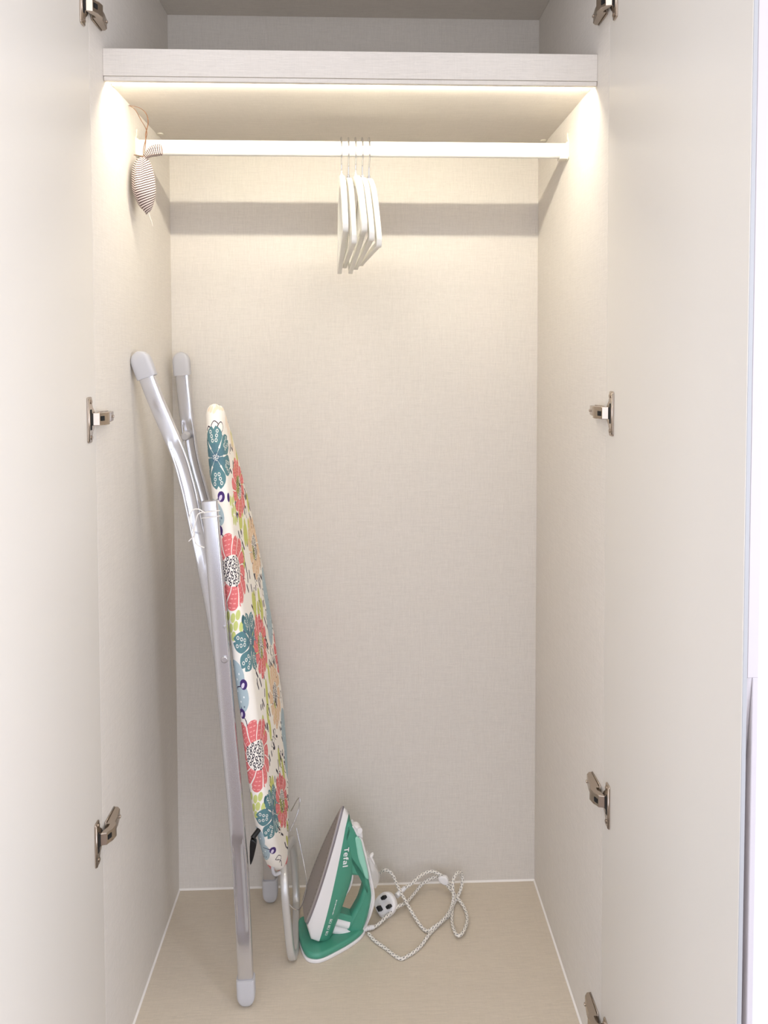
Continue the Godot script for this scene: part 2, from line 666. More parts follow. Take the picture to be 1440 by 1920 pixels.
# ---------------------------------------------------------------- the room around the wardrobe
func build_room() -> void:
	var y0 := -0.09
	var y1 := 2.72
	var rw := 1.95
	var z1 := 4.3
	var st := begin(false)
	box(st, Vector3(-rw - 0.15, y0 - 0.12, -0.22), Vector3(rw + 0.15, y0, z1 + 0.15))
	struct("floor", st, "room_floor")
	st = begin(false)
	box(st, Vector3(-rw - 0.15, y1, -0.22), Vector3(rw + 0.15, y1 + 0.12, z1 + 0.15))
	struct("ceiling", st, "ceiling_paint")
	st = begin(false)
	box(st, Vector3(-rw, y0, -0.22), Vector3(rw, y1, -0.10))
	# the built-in wardrobe stands in a niche: wall faces beside and above it
	box(st, Vector3(-rw, y0, -0.10), Vector3(-0.475, y1, 0.52))
	box(st, Vector3(0.475, y0, -0.10), Vector3(rw, y1, 0.52))
	box(st, Vector3(-0.475, 2.30, -0.10), Vector3(0.475, y1, 0.52))
	struct("wall_back", st, "white_wall")
	st = begin(false)
	var wy0 := 0.10
	var wy1 := 2.30
	var fx0 := -1.05
	var fx1 := 1.25
	box(st, Vector3(-rw, y0, z1), Vector3(fx0, y1, z1 + 0.15))
	box(st, Vector3(fx1, y0, z1), Vector3(rw, y1, z1 + 0.15))
	box(st, Vector3(fx0, y0, z1), Vector3(fx1, wy0, z1 + 0.15))
	box(st, Vector3(fx0, wy1, z1), Vector3(fx1, y1, z1 + 0.15))
	struct("wall_front", st, "white_wall")
	var front_win := Node3D.new()
	front_win.name = "window_3"
	front_win.set_meta("kind", "structure")
	add_child(front_win)
	st = begin(false)
	for b in [[fx0, fx0 + 0.05, wy0, wy1], [fx1 - 0.05, fx1, wy0, wy1], [fx0, fx1, wy0, wy0 + 0.05], [fx0, fx1, wy1 - 0.05, wy1], [0.075, 0.125, wy0, wy1]]:
		box(st, Vector3(b[0], b[2], z1 + 0.07), Vector3(b[1], b[3], z1 + 0.12), 0.004)
	commit("window_frame", st, "door_front", front_win)
	st = begin(false)
	box(st, Vector3(fx0 + 0.04, wy0 + 0.04, z1 + 0.092), Vector3(fx1 - 0.04, wy1 - 0.04, z1 + 0.098))
	commit("pane", st, "window_pane", front_win)
	# a tall window in each side wall lets the daylight in
	var wz0 := 1.20
	var wz1 := 3.30
	for s: float in [-1.0, 1.0]:
		var xa := minf(s * rw, s * (rw + 0.15))
		var xb := maxf(s * rw, s * (rw + 0.15))
		st = begin(false)
		box(st, Vector3(xa, y0, -0.22), Vector3(xb, y1, wz0))
		box(st, Vector3(xa, y0, wz1), Vector3(xb, y1, z1 + 0.15))
		box(st, Vector3(xa, y0, wz0), Vector3(xb, wy0, wz1))
		box(st, Vector3(xa, wy1, wz0), Vector3(xb, y1, wz1))
		struct("wall_left" if s < 0 else "wall_right", st, "white_wall")
		var win := Node3D.new()
		win.name = "window_1" if s < 0 else "window_2"
		win.set_meta("kind", "structure")
		add_child(win)
		var xc := s * (rw + 0.09)
		st = begin(false)
		for b in [[wz0, wz0 + 0.05, wy0, wy1], [wz1 - 0.05, wz1, wy0, wy1], [wz0, wz1, wy0, wy0 + 0.05], [wz0, wz1, wy1 - 0.05, wy1], [(wz0 + wz1) / 2 - 0.025, (wz0 + wz1) / 2 + 0.025, wy0, wy1]]:
			box(st, Vector3(xc - 0.025, b[2], b[0]), Vector3(xc + 0.025, b[3], b[1]), 0.004)
		commit("window_frame", st, "door_front", win)
		st = begin(false)
		box(st, Vector3(xc - 0.003, wy0 + 0.04, wz0 + 0.04), Vector3(xc + 0.003, wy1 - 0.04, wz1 - 0.04))
		commit("pane", st, "window_pane", win)
	var lamp := thing("ceiling_lamp", "square white ceiling lamp panel in front of the wardrobe", "lamp", Vector3(0.15, 2.72, 2.55))
	st = begin(false)
	box(st, Vector3(-0.6, -0.03, -0.6), Vector3(0.6, 0.0, 0.6), 0.004)
	commit("lamp_housing", st, "white_wall", lamp)
	st = begin(false)
	box(st, Vector3(-0.56, -0.036, -0.56), Vector3(0.56, -0.030, 0.56), 0.002)
	commit("diffuser", st, "lamp_glow", lamp)


# ---------------------------------------------------------------- wardrobe
func build_wardrobe() -> void:
	var o := thing("wardrobe", "built-in beige linen-finish wardrobe standing open with a lit hanging rail and one high shelf", "wardrobe", Vector3.ZERO)
	var t := 0.018
	var front := 0.530
	var top := 2.16
	var st := begin(false)
	box(st, Vector3(-W - t, -0.09, -t), Vector3(W + t, top + t, 0.0))
	commit("back_panel", st, "linen", o)
	for s: float in [-1.0, 1.0]:
		st = begin(false)
		box(st, Vector3(minf(s * W, s * (W + t)), -0.09, 0.0), Vector3(maxf(s * W, s * (W + t)), top + t, 0.5435), 0.0004)
		commit("side_panel", st, "linen", o)
	st = begin(false)
	box(st, Vector3(-W, -0.02, 0.0), Vector3(W, 0.0, front), 0.0006)
	commit("base_panel", st, "linen_base", o)
	st = begin(false)
	box(st, Vector3(-W, top, 0.0), Vector3(W, top + t, front), 0.0006)
	commit("top_panel", st, "linen_along", o)
	st = begin(false)
	box(st, Vector3(-W, -0.09, front - 0.05), Vector3(W, -0.02, front - 0.032), 0.0006)
	commit("plinth", st, "linen_along", o)
	# white sealant in the joints of the base
	st = begin(false)
	var r := 0.0034
	quad(st, Vector3(-W, r, 0), Vector3(-W, 0, r), Vector3(W, 0, r), Vector3(W, r, 0))
	quad(st, Vector3(-W, r, front), Vector3(-W + r, 0, front), Vector3(-W + r, 0, 0), Vector3(-W, r, 0))
	quad(st, Vector3(W, r, 0), Vector3(W - r, 0, 0), Vector3(W - r, 0, front), Vector3(W, r, front))
	commit("sealant_bead", st, "sealant", o)
	# shelf with its front board, lip, light strip and connector caps
	st = begin(false)
	box(st, Vector3(-W, SHELF_Y, 0.0), Vector3(W, SHELF_Y + 0.022, 0.458))
	box(st, Vector3(-W, SHELF_Y, 0.458), Vector3(W, SHELF_Y + 0.0487, 0.476), 0.0008)
	var shelf := commit("shelf", st, "linen_along", o)
	st = begin(false)
	box(st, Vector3(-W + 0.001, SHELF_Y - 0.0085, 0.4665), Vector3(W - 0.001, SHELF_Y - 0.0004, 0.4750), 0.0008)
	var lip := commit("shelf_lip", st, "linen_along", shelf)
	lip.set_meta("label", "thin strip hiding the lights under the shelf front")
	st = begin(false)
	var a := Vector3(-0.445, SHELF_Y - 0.0082, 0.4662)
	var b := Vector3(-0.445, SHELF_Y - 0.0006, 0.4590)
	var c := Vector3(-0.445, SHELF_Y - 0.0006, 0.4662)
	var d := Vector3(0.890, 0, 0)
	quad(st, a, b, b + d, a + d)
	quad(st, b, c, c + d, b + d)
	quad(st, c, a, a + d, c + d)
	tri(st, a, c, b)
	tri(st, a + d, b + d, c + d)
	commit("light_strip", st, "led", shelf)
	for p in [[-0.4415, 0.116], [0.4415, 0.090], [-0.4415, 0.43], [0.4415, 0.43]]:
		st = begin()
		var disc_path := PackedVector3Array([Vector3(p[0], SHELF_Y - 0.0025, p[1]), Vector3(p[0], SHELF_Y + 0.002, p[1])])
		tube(st, disc_path, 0.0075, 12, 0.0, Vector3.RIGHT)
		commit("connector_cap", st, "rail_end", shelf)
	# clothes rail: an upright oval bar between two end sockets
	st = begin()
	var rail_path := PackedVector3Array([Vector3(-W + 0.002, 1.7722, 0.272), Vector3(W - 0.002, 1.7722, 0.272)])
	var oval := PackedVector2Array()
	for k in 28:
		var an := TAU * k / 28.0
		oval.append(Vector2(0.0078 * cos(an), 0.0082 * sin(an) + (0.0078 if sin(an) >= 0.0 else -0.0078)))
	sweep(st, rail_path, func(_t): return oval, Vector3.UP)
	var rail := commit("clothes_rail", st, "rail", o)
	for s: float in [-1.0, 1.0]:
		st = begin(false)
		var x0 := s * W
		var outline := curve2([Vector2(-0.012, -0.019), Vector2(0.012, -0.019), Vector2(0.0125, 0.0), Vector2(0.012, 0.017), Vector2(0.006, 0.024), Vector2(0.0045, 0.034), Vector2(0.0, 0.038), Vector2(-0.0045, 0.034), Vector2(-0.006, 0.024), Vector2(-0.012, 0.017), Vector2(-0.0125, 0.0)], 3)
		slab(st, outline, 0.0015, 0.0006, frame(Vector3(x0 - s * 0.0016, 1.7722, 0.272), Vector3(0, 0, -s), Vector3.UP, Vector3(s, 0, 0)), 2)
		# U-shaped cradle, cut back at a slant below
		var cradle := PackedVector2Array([Vector2(0, -0.0185), Vector2(0.019, -0.0185), Vector2(0.013, 0.004), Vector2(0.004, 0.0165), Vector2(0, 0.0165)])
		for zz: float in [-1.0, 1.0]:
			slab(st, cradle, 0.0009, 0.0003, frame(Vector3(x0 - s * 0.001, 1.7722, 0.272 + zz * 0.0094), Vector3(-s, 0, 0), Vector3.UP, Vector3(0, 0, -s)), 2)
		box(st, Vector3(minf(x0 - s * 0.001, x0 - s * 0.020), 1.7532, 0.2620), Vector3(maxf(x0 - s * 0.001, x0 - s * 0.020), 1.7550, 0.2820), 0.0004)
		commit("rail_bracket", st, "rail_end", rail)
	build_door(o, -1.0)
	build_door(o, 1.0)
	for y: float in [1.930, 1.2325, 0.495]:
		build_hinge(o, -1.0, y)
	for y: float in [1.952, 1.2390, 0.541, 0.108]:
		build_hinge(o, 1.0, y)


func build_door(o: Node3D, s: float) -> void:
	var z0 := 0.547
	var z1 := 1.047
	var x0 := s * 0.449
	var x1 := s * 0.4548
	var x2 := s * 0.4680
	var st := begin(false)
	box(st, Vector3(minf(x0, x1), -0.085, z0), Vector3(maxf(x0, x1), 2.20, z1), 0.0009)
	var door := commit("door", st, "door_lacquer", o)
	# front board of the door, with the finger groove cut into its long edge
	st = begin(false)
	var xs := [x1, s * 0.4612, x2]
	var lo := func(i: int, j: int, ya: float, yb: float, zz: float) -> void:
		box(st, Vector3(minf(xs[i], xs[j]), ya, z0), Vector3(maxf(xs[i], xs[j]), yb, zz), 0.0007)
	lo.call(0, 2, 0.970, 2.20, z1)
	lo.call(1, 2, -0.085, 0.970, z1)
	lo.call(0, 1, -0.085, 0.870, z1 - 0.011)
	commit("door_front", st, "door_front", door)
	# slanting end of the groove
	st = begin(false)
	var wedge := PackedVector2Array([Vector2(z1 - 0.0008, 0.970), Vector2(z1 - 0.011, 0.870), Vector2(z0 + 0.01, 0.868), Vector2(z0 + 0.01, 0.970)])
	slab(st, wedge, 0.0029, 0.0004, frame(Vector3((xs[0] + xs[1]) / 2.0, 0, 0), Vector3(0, 0, 1), Vector3.UP, Vector3(-1, 0, 0)), 2)
	commit("grip_slope", st, "door_front", door)
	st = begin(false)
	box(st, Vector3(minf(x0, x1) + 0.0004, -0.084, z1 - 0.0004), Vector3(maxf(x0, x1) - 0.0004, 2.199, z1 + 0.0006), 0.0003)
	commit("edge_band", st, "edge_band", door)


# concealed hinge: flange screwed to the door, cup, bent arm, and the base on the side panel
func build_hinge(o: Node3D, s: float, y: float) -> void:
	var h := Node3D.new()
	h.name = "hinge"
	h.position = Vector3(s * 0.449, y, 0.0)
	o.add_child(h, true)
	# local frame of the flange: along z, up, out of the door face
	var face := frame(Vector3.ZERO, Vector3(0, 0, 1), Vector3.UP, Vector3(-s, 0, 0)) if s > 0 else frame(Vector3.ZERO, Vector3(0, 0, 1), Vector3.UP, Vector3(1, 0, 0))
	var st := begin()
	var outline := curve2([Vector2(0.5885, -0.038), Vector2(0.5895, -0.030), Vector2(0.5895, 0.0), Vector2(0.5895, 0.030), Vector2(0.5885, 0.038), Vector2(0.580, 0.039), Vector2(0.572, 0.0385), Vector2(0.5695, 0.033), Vector2(0.5690, 0.024), Vector2(0.5600, 0.016), Vector2(0.5560, 0.010), Vector2(0.5555, 0.0), Vector2(0.5560, -0.010), Vector2(0.5600, -0.016), Vector2(0.5690, -0.024), Vector2(0.5695, -0.033), Vector2(0.572, -0.0385), Vector2(0.580, -0.039)], 3)
	slab(st, outline, 0.0013, 0.0008, face.translated_local(Vector3(0, 0, 0.0013)), 2)
	commit("flange", st, "steel", h)
	st = begin()
	slab(st, curve2([Vector2(0.5850, -0.036), Vector2(0.5895, -0.036), Vector2(0.5895, 0.036), Vector2(0.5850, 0.036)], 1), 0.0016, 0.001, face.translated_local(Vector3(0, 0, 0.0028)), 2)
	commit("flange_rim", st, "steel", h)
	st = begin()
	slab(st, curve2([Vector2(0.5575, -0.0105), Vector2(0.5800, -0.0105), Vector2(0.5800, 0.0105), Vector2(0.5575, 0.0105)], 1), 0.0008, 0.0003, face.translated_local(Vector3(0, 0, 0.0030)), 2)
	slab(st, curve2([Vector2(0.573, -0.0175), Vector2(0.580, -0.0175), Vector2(0.580, 0.0175), Vector2(0.573, 0.0175)], 1), 0.0006, 0.0003, face.translated_local(Vector3(0, 0, 0.0026)), 2)
	commit("cup", st, "black_hole", h)
	for yy: float in [-0.0305, 0.0305]:
		st = begin()
		tube(st, PackedVector3Array([face * Vector3(0.5765, yy, 0.002), face * Vector3(0.5765, yy, 0.0040), face * Vector3(0.5765, yy, 0.0044)]), 0.0036, 12, 0.0, Vector3.UP)
		box(st, Vector3(0.5740, yy - 0.0006, 0.0042), Vector3(0.5790, yy + 0.0006, 0.0047), 0.0, face)
		commit("screw", st, "steel", h)
	# bent arm, two cheeks and a back: from the cup out over the edge and in to the side panel
	st = begin()
	var arm := PackedVector2Array([Vector2(0.5690, 0.003), Vector2(0.5665, 0.0135), Vector2(0.5470, 0.0215), Vector2(0.5415, 0.0225), Vector2(0.5340, 0.0195), Vector2(0.5340, 0.0165), Vector2(0.5420, 0.0190), Vector2(0.5635, 0.0110), Vector2(0.5660, 0.003)])
	var arm_at := frame(Vector3.ZERO, Vector3(0, 0, 1), Vector3(-s, 0, 0), Vector3(0, -s, 0))
	slab(st, arm, 0.0105, 0.0006, arm_at, 2, true)
	var cheek := PackedVector2Array([Vector2(0.5690, 0.002), Vector2(0.5640, 0.0125), Vector2(0.5550, 0.0195), Vector2(0.5450, 0.0215), Vector2(0.5340, 0.0200), Vector2(0.5340, 0.0100), Vector2(0.5480, 0.0105), Vector2(0.5560, 0.006)])
	for yy: float in [-0.0100, 0.0100]:
		slab(st, cheek, 0.0008, 0.0003, arm_at.translated_local(Vector3(0, 0, yy)), 2, true)
	commit("arm", st, "steel", h)
	st = begin()
	slab(st, PackedVector2Array([Vector2(0.5555, 0.0183), Vector2(0.5640, 0.0148), Vector2(0.5642, 0.0152), Vector2(0.5557, 0.0187)]), 0.0042, 0.0001, arm_at.translated_local(Vector3(0, 0, 0.001)), 1, true)
	commit("slot", st, "black_hole", h)
	st = begin()
	var base := PackedVector2Array([Vector2(0.5360, 0.0175), Vector2(0.5360, 0.0020), Vector2(0.4830, 0.0015), Vector2(0.4830, 0.0070), Vector2(0.4900, 0.0125), Vector2(0.5150, 0.0165)])
	slab(st, base, 0.0085, 0.001, arm_at, 2, true)
	commit("mounting_base", st, "steel", h)
	st = begin()
	slab(st, curve2([Vector2(0.484, -0.0095), Vector2(0.512, -0.0105), Vector2(0.534, -0.0105), Vector2(0.534, 0.0105), Vector2(0.512, 0.0105), Vector2(0.484, 0.0095)], 1), 0.0012, 0.0005, face.translated_local(Vector3(0, 0, 0.0006)), 2)
	slab(st, curve2([Vector2(0.4985, -0.002), Vector2(0.503, -0.002), Vector2(0.503, 0.002), Vector2(0.4985, 0.002)], 2), 0.001, 0.0003, face.translated_local(Vector3(0, 0, 0.0160)), 2)
	commit("mounting_plate", st, "steel", h)


# ---------------------------------------------------------------- ironing board
func board_half_width(b: float) -> float:
	var keys := [[0.0, 0.004], [0.008, 0.016], [0.02, 0.027], [0.045, 0.042], [0.09, 0.062], [0.14, 0.080], [0.22, 0.104], [0.30, 0.122], [0.42, 0.140], [0.55, 0.149], [0.72, 0.150], [0.82, 0.140], [0.89, 0.117], [0.95, 0.085], [0.985, 0.058], [1.01, 0.034], [1.025, 0.016], [1.03, 0.004]]
	for i in keys.size() - 1:
		if b <= keys[i + 1][0]:
			return lerpf(keys[i][1], keys[i + 1][1], smoothstep(0.0, 1.0, (b - keys[i][0]) / (keys[i + 1][0] - keys[i][0])) * 0.3 + 0.7 * (b - keys[i][0]) / (keys[i + 1][0] - keys[i][0]))
	return 0.004


func leg_section(t: float, g0: float, g1: float, wide: float, deep: float) -> PackedVector2Array:
	# rounded bar; between g0 and g1 of its length the broad face is pressed in between two ridges
	var g := 0.0
	if t > g0 and t < g1:
		g = pow(sin(PI * (t - g0) / (g1 - g0)), 0.6) * 0.0105
	var out := PackedVector2Array()
	var n := 32
	for k in n:
		var a := TAU * k / n
		var x := signf(cos(a)) * pow(absf(cos(a)), 0.42) * wide / 2.0
		var y := signf(sin(a)) * pow(absf(sin(a)), 0.42) * deep / 2.0
		var e := clampf(1.0 - absf(absf(x) / (wide / 2.0) - 0.45) / 0.40, 0.0, 1.0)
		var mid := clampf(1.0 - absf(x) / (wide / 2.0) / 0.82, 0.0, 1.0)
		if y > deep * 0.2:
			y -= g * (1.2 * smoothstep(0.0, 0.6, mid) - 0.75 * clampf(1.0 - absf(x) / (wide / 2.0) / 0.16, 0.0, 1.0))
		out.append(Vector2(x, y))
	return out


func foot_cap(parent: Node, tip: Vector3, along: Vector3, wide: float, deep: float, length: float) -> void:
	# along points from the tip into the leg
	var st := begin()
	var path := PackedVector3Array()
	var sizes := []
	for k in 9:
		var f := k / 8.0
		path.append(tip + along * length * f * 0.42)
		sizes.append(sqrt(1.0 - pow(1.0 - f, 2.0)) if k > 0 else 0.05)
	path.append(tip + along * length * 0.97)
	sizes.append(1.0)
	path.append(tip + along * length)
	sizes.append(0.96)
	var n := path.size()
	sweep(st, path, func(t: float) -> PackedVector2Array:
		var k: float = sizes[int(round(t * (n - 1)))]
		var out := PackedVector2Array()
		for q in leg_section(0.0, 2.0, 3.0, wide * k, deep * (0.45 + 0.55 * k)):
			out.append(q)
		return out, Vector3(0, 0, 1).cross(along) * -1.0 if false else Vector3(0, 0, 1))
	commit("foot_cap", st, "cap_plastic", parent)


func build_ironing_board() -> void:
	var origin := Vector3(-0.22, 0.0, 0.2)
	var o := thing("ironing_board", "folded ironing board with flower-print cover and grey metal legs leaning in the wardrobe corner", "ironing board", origin)
	# --- padded cover: a long soft board standing on its tail, its top turned to the right
	var nose := Vector3(-0.3115, 1.236, 0.2) - origin
	var tail := Vector3(-0.1765, 0.184, 0.2) - origin
	var axis := (tail - nose)
	var length := axis.length()
	axis = axis.normalized()
	var across := Vector3(-sin(0.045), 0, cos(0.045))          # towards the near long edge
	across = (across - axis * across.dot(axis)).normalized()
	var up := axis.cross(across).normalized()
	if up.x < 0.0:
		up = -up
	var st := begin()
	var rows := []
	var uvs := []
	var steps := []
	for i in 67:
		var f := i / 66.0
		steps.append(0.5 - 0.5 * cos(PI * (f * 0.8 + 0.1)) if false else f)
	var bs := [0.0, 0.002, 0.005, 0.009, 0.014, 0.02]
	var q := 0.035
	while q < 1.0:
		bs.append(q)
		q += 0.0165
	bs.append_array([1.004, 1.012, 1.018, 1.023, 1.0265, 1.029, 1.03])
	for b: float in bs:
		var hw := board_half_width(b)
		var round_end := sqrt(clampf(minf(b, 1.03 - b) / 0.018, 0.0, 1.0))
		round_end = sqrt(1.0 - pow(1.0 - clampf(minf(b, 1.03 - b) / 0.020, 0.0, 1.0), 2.0))
		var th := 0.037 * maxf(round_end, 0.08)
		var bow := 0.0155 * sin(PI * pow(clampf(b / 1.03, 0, 1), 1.15))
		var c := nose + axis * (b / 1.03 * length) + up * bow
		var ring := PackedVector3Array()
		var uv := PackedVector2Array()
		var r := minf(th / 2.0, hw)
		for k in 11:     # near rim
			var an := PI * k / 10.0
			ring.append(c + across * (hw - r + r * sin(an)) - up * th / 2.0 * cos(an))
			uv.append(Vector2(0.066 * k / 10.0, b))
		for k in range(1, 12):   # flat top
			var w := lerpf(hw - r, -(hw - r), k / 12.0)
			ring.append(c + across * w + up * (th / 2.0 + 0.002 * sin(PI * k / 12.0)))
			uv.append(Vector2(0.066 + (hw - r) * 2.0 * k / 12.0, b))
		for k in 11:     # far rim
			var an := PI * k / 10.0
			ring.append(c - across * (hw - r + r * sin(an)) + up * th / 2.0 * cos(an))
			uv.append(Vector2(0.066 + (hw - r) * 2.0 + 0.066 * k / 10.0, b))
		for k in range(1, 8):    # underside
			var w := lerpf(-(hw - r), hw - r, k / 8.0)
			ring.append(c + across * w - up * th / 2.0)
			uv.append(Vector2(0.44, b))
		rows.append(ring)
		for k in uv.size():
			uv[k] = Vector2(uv[k].x * PPM / CW, uv[k].y * PPM / CH)
		uvs.append(uv)
	var n: int = rows[0].size()
	for i in rows.size() - 1:
		for k in n:
			var k2 := (k + 1) % n
			var a: Vector3 = rows[i][k]
			var b: Vector3 = rows[i][k2]
			var c: Vector3 = rows[i + 1][k2]
			var d: Vector3 = rows[i + 1][k]
			var u2: Vector2 = uvs[i][k2]
			var u3: Vector2 = uvs[i + 1][k2]
			if k == n - 1:
				u2 = Vector2(0.44 * PPM / CW, u2.y)
				u3 = Vector2(0.44 * PPM / CW, u3.y)
			tri_uv(st, a, d, c, uvs[i][k], uvs[i + 1][k], u3)
			tri_uv(st, a, c, b, uvs[i][k], u3, u2)
	for e in [0, rows.size() - 1]:
		var mid := Vector3.ZERO
		for p: Vector3 in rows[e]:
			mid += p / n
		for k in n:
			var k2 := (k + 1) % n
			if e == 0:
				tri_uv(st, mid, rows[e][k], rows[e][k2], uvs[e][5], uvs[e][k], uvs[e][k2])
			else:
				tri_uv(st, mid, rows[e][k2], rows[e][k], uvs[e][5], uvs[e][k2], uvs[e][k])
	var cover := commit("cover", st, "cover", o)
	cover.set_meta("label", "cream cover printed with coral, teal and sand flowers")

	# --- legs: two bent bars with caps on the upper ends (first frame), two with caps on the floor (second frame)
	var lw := 0.0315
	var ld := 0.019
	var first := [[Vector3(-0.4335, 1.3390, 0.330), Vector3(-0.4040, 1.2550, 0.330), Vector3(-0.3600, 1.1480, 0.330), Vector3(-0.3430, 1.0900, 0.330), Vector3(-0.3300, 1.0300, 0.330), Vector3(-0.2960, 0.8500, 0.330), Vector3(-0.2850, 0.7800, 0.330), Vector3(-0.2745, 0.7100, 0.330)],
		[Vector3(-0.4165, 1.3390, 0.050), Vector3(-0.4110, 1.2600, 0.050), Vector3(-0.4020, 1.1700, 0.050), Vector3(-0.3920, 1.0980, 0.050), Vector3(-0.3740, 1.0250, 0.050), Vector3(-0.3300, 0.8600, 0.050), Vector3(-0.3060, 0.7700, 0.050), Vector3(-0.2880, 0.7050, 0.050)]]
	var second := [Vector3(-0.2290, 0.0200, 0.352), Vector3(-0.2330, 0.1500, 0.352), Vector3(-0.2385, 0.2900, 0.352), Vector3(-0.2440, 0.3700, 0.352), Vector3(-0.2500, 0.4600, 0.352), Vector3(-0.2615, 0.6000, 0.352), Vector3(-0.2720, 0.7500, 0.352), Vector3(-0.2840, 0.9200, 0.352), Vector3(-0.2930, 1.0500, 0.352)]
	for far in 2:
		var off := -origin
		st = begin()
		var p := []
		for v: Vector3 in first[far]:
			p.append(v + off)
		var path := curve(p, 8)
		sweep(st, path, func(t: float) -> PackedVector2Array: return leg_section(t, 0.25, 0.66, lw, ld), Vector3(0, 0, 1))
		var leg := commit("leg", st, "tube_paint", o)
		var along: Vector3 = (p[1] - p[0]).normalized()
		foot_cap(leg, p[0] - along * 0.012, along, 0.040, 0.027, 0.056)
		off = Vector3(0.014 * far, 0.0, -0.300 * far) - origin
		st = begin()
		p = []
		for v: Vector3 in second.slice(0, 9 if far == 0 else 7):
			p.append(v + off)
		path = curve(p, 8)
		sweep(st, path, func(t: float) -> PackedVector2Array: return leg_section(t * (1.0 if far == 0 else 0.75), 0.13, 0.36, lw, ld), Vector3(0, 0, 1))
		leg = commit("leg", st, "tube_paint", o)
		along = (p[1] - p[0]).normalized()
		foot_cap(leg, p[0] - along * 0.018, along, 0.0375, 0.027, 0.058)
		if far == 0:
			for rv in [[Vector3(-0.2645, 0.7300, 0.361), 0.0072], [Vector3(-0.2640, 0.7960, 0.361), 0.0028]]:
				st = begin()
				var at: Vector3 = rv[0] - origin
				var r: float = rv[1]
				sweep(st, PackedVector3Array([at, at + Vector3(0, 0, 0.0022), at + Vector3(0, 0, 0.0034)]), func(t: float) -> PackedVector2Array: return circle(r * (1.0 if t < 0.7 else 0.7), 16), Vector3.UP)
				commit("rivet", st, "tube_paint", leg)
	# cross bars join each pair of legs behind the board
	st = begin()
	tube(st, PackedVector3Array([Vector3(-0.2765, 0.722, 0.330) - origin, Vector3(-0.2900, 0.715, 0.050) - origin]), 0.009, 12)
	commit("cross_bar", st, "tube_paint", o)
	# plastic knob on the far bar of the first frame
	st = begin()
	var kp := Vector3(-0.4050, 1.1520, 0.052) - origin
	sweep(st, PackedVector3Array([kp, kp + Vector3(0.001, -0.001, 0.012), kp + Vector3(0.001, -0.001, 0.022), kp + Vector3(0.001, -0.001, 0.025)]), func(t: float) -> PackedVector2Array: return circle(0.0100 if t < 0.9 else 0.0075, 18), Vector3.UP)
	commit("knob", st, "cap_plastic", o)
	# dark catch between the near leg and the tail of the board
	st = begin()
	slab(st, curve2([Vector2(-0.006, 0.022), Vector2(0.006, 0.018), Vector2(0.004, 0.0), Vector2(-0.002, -0.022), Vector2(-0.007, -0.026)], 3), 0.007, 0.002, frame(Vector3(-0.2140, 0.318, 0.335) - origin, Vector3.RIGHT, Vector3.UP, Vector3.BACK))
	tube(st, PackedVector3Array([Vector3(-0.2160, 0.342, 0.335) - origin, Vector3(-0.2040, 0.352, 0.32) - origin]), 0.005, 10)
	commit("catch", st, "dark_plastic", o)
	# pale end fitting and the iron rest: a flat loop that runs from the tail down to the floor
	st = begin()
	tube(st, curve([Vector3(-0.1900, 0.265, 0.25) - origin, Vector3(-0.1858, 0.236, 0.25) - origin, Vector3(-0.1850, 0.215, 0.25) - origin, Vector3(-0.1800, 0.204, 0.248) - origin, Vector3(-0.170, 0.202, 0.240) - origin], 6), 0.0038, 10)
	commit("end_fitting", st, "cap_plastic", o)
	st = begin()
	var loop := curve([Vector3(-0.1660, 0.196, 0.215) - origin, Vector3(-0.1610, 0.185, 0.240) - origin, Vector3(-0.1575, 0.150, 0.253) - origin, Vector3(-0.1520, 0.085, 0.255) - origin, Vector3(-0.1470, 0.030, 0.250) - origin, Vector3(-0.1430, 0.0125, 0.238) - origin, Vector3(-0.1410, 0.0095, 0.205) - origin, Vector3(-0.1470, 0.0095, 0.110) - origin, Vector3(-0.1500, 0.0125, 0.075) - origin, Vector3(-0.1520, 0.040, 0.060) - origin, Vector3(-0.1550, 0.100, 0.058) - origin, Vector3(-0.1600, 0.170, 0.080) - origin, Vector3(-0.1680, 0.192, 0.150) - origin], 6)
	var flat := PackedVector2Array()
	for k in 16:
		var an := TAU * k / 16.0
		flat.append(Vector2(signf(cos(an)) * pow(absf(cos(an)), 0.5) * 0.0100, signf(sin(an)) * pow(absf(sin(an)), 0.5) * 0.0085))
	sweep(st, loop, func(_t): return flat, Vector3(1, 0.1, 0))
	commit("iron_rest", st, "rest_paint", o)
	st = begin()
	tube(st, curve([Vector3(-0.158, 0.262, 0.11) - origin, Vector3(-0.141, 0.292, 0.11) - origin, Vector3(-0.1365, 0.288, 0.113) - origin, Vector3(-0.142, 0.262, 0.12) - origin, Vector3(-0.158, 0.232, 0.14) - origin], 6), 0.0013, 8)
	commit("rest_wire", st, "chrome", o)
	st = begin()
	tube(st, curve([Vector3(-0.150, 0.190, 0.06) - origin, Vector3(-0.128, 0.120, 0.10) - origin, Vector3(-0.120, 0.100, 0.15) - origin, Vector3(-0.130, 0.120, 0.245) - origin, Vector3(-0.156, 0.150, 0.258) - origin], 6), 0.0013, 8)
	commit("rest_wire", st, "chrome", o)
	# white draw cord wound twice round the top of the near leg, its two ends hanging
	st = begin()
	for k in 2:
		var yy := 1.028 - 0.011 * k
		var ring := []
		for j in 12:
			var an := TAU * j / 12.0
			ring.append(Vector3(-0.2915 + 0.0008 * k + 0.0185 * cos(an), yy + 0.003 * sin(an * 1.0 + 0.8), 0.352 + 0.0122 * sin(an)) - origin)
		ring.append(ring[0])
		tube(st, curve(ring, 4), 0.0011, 8)
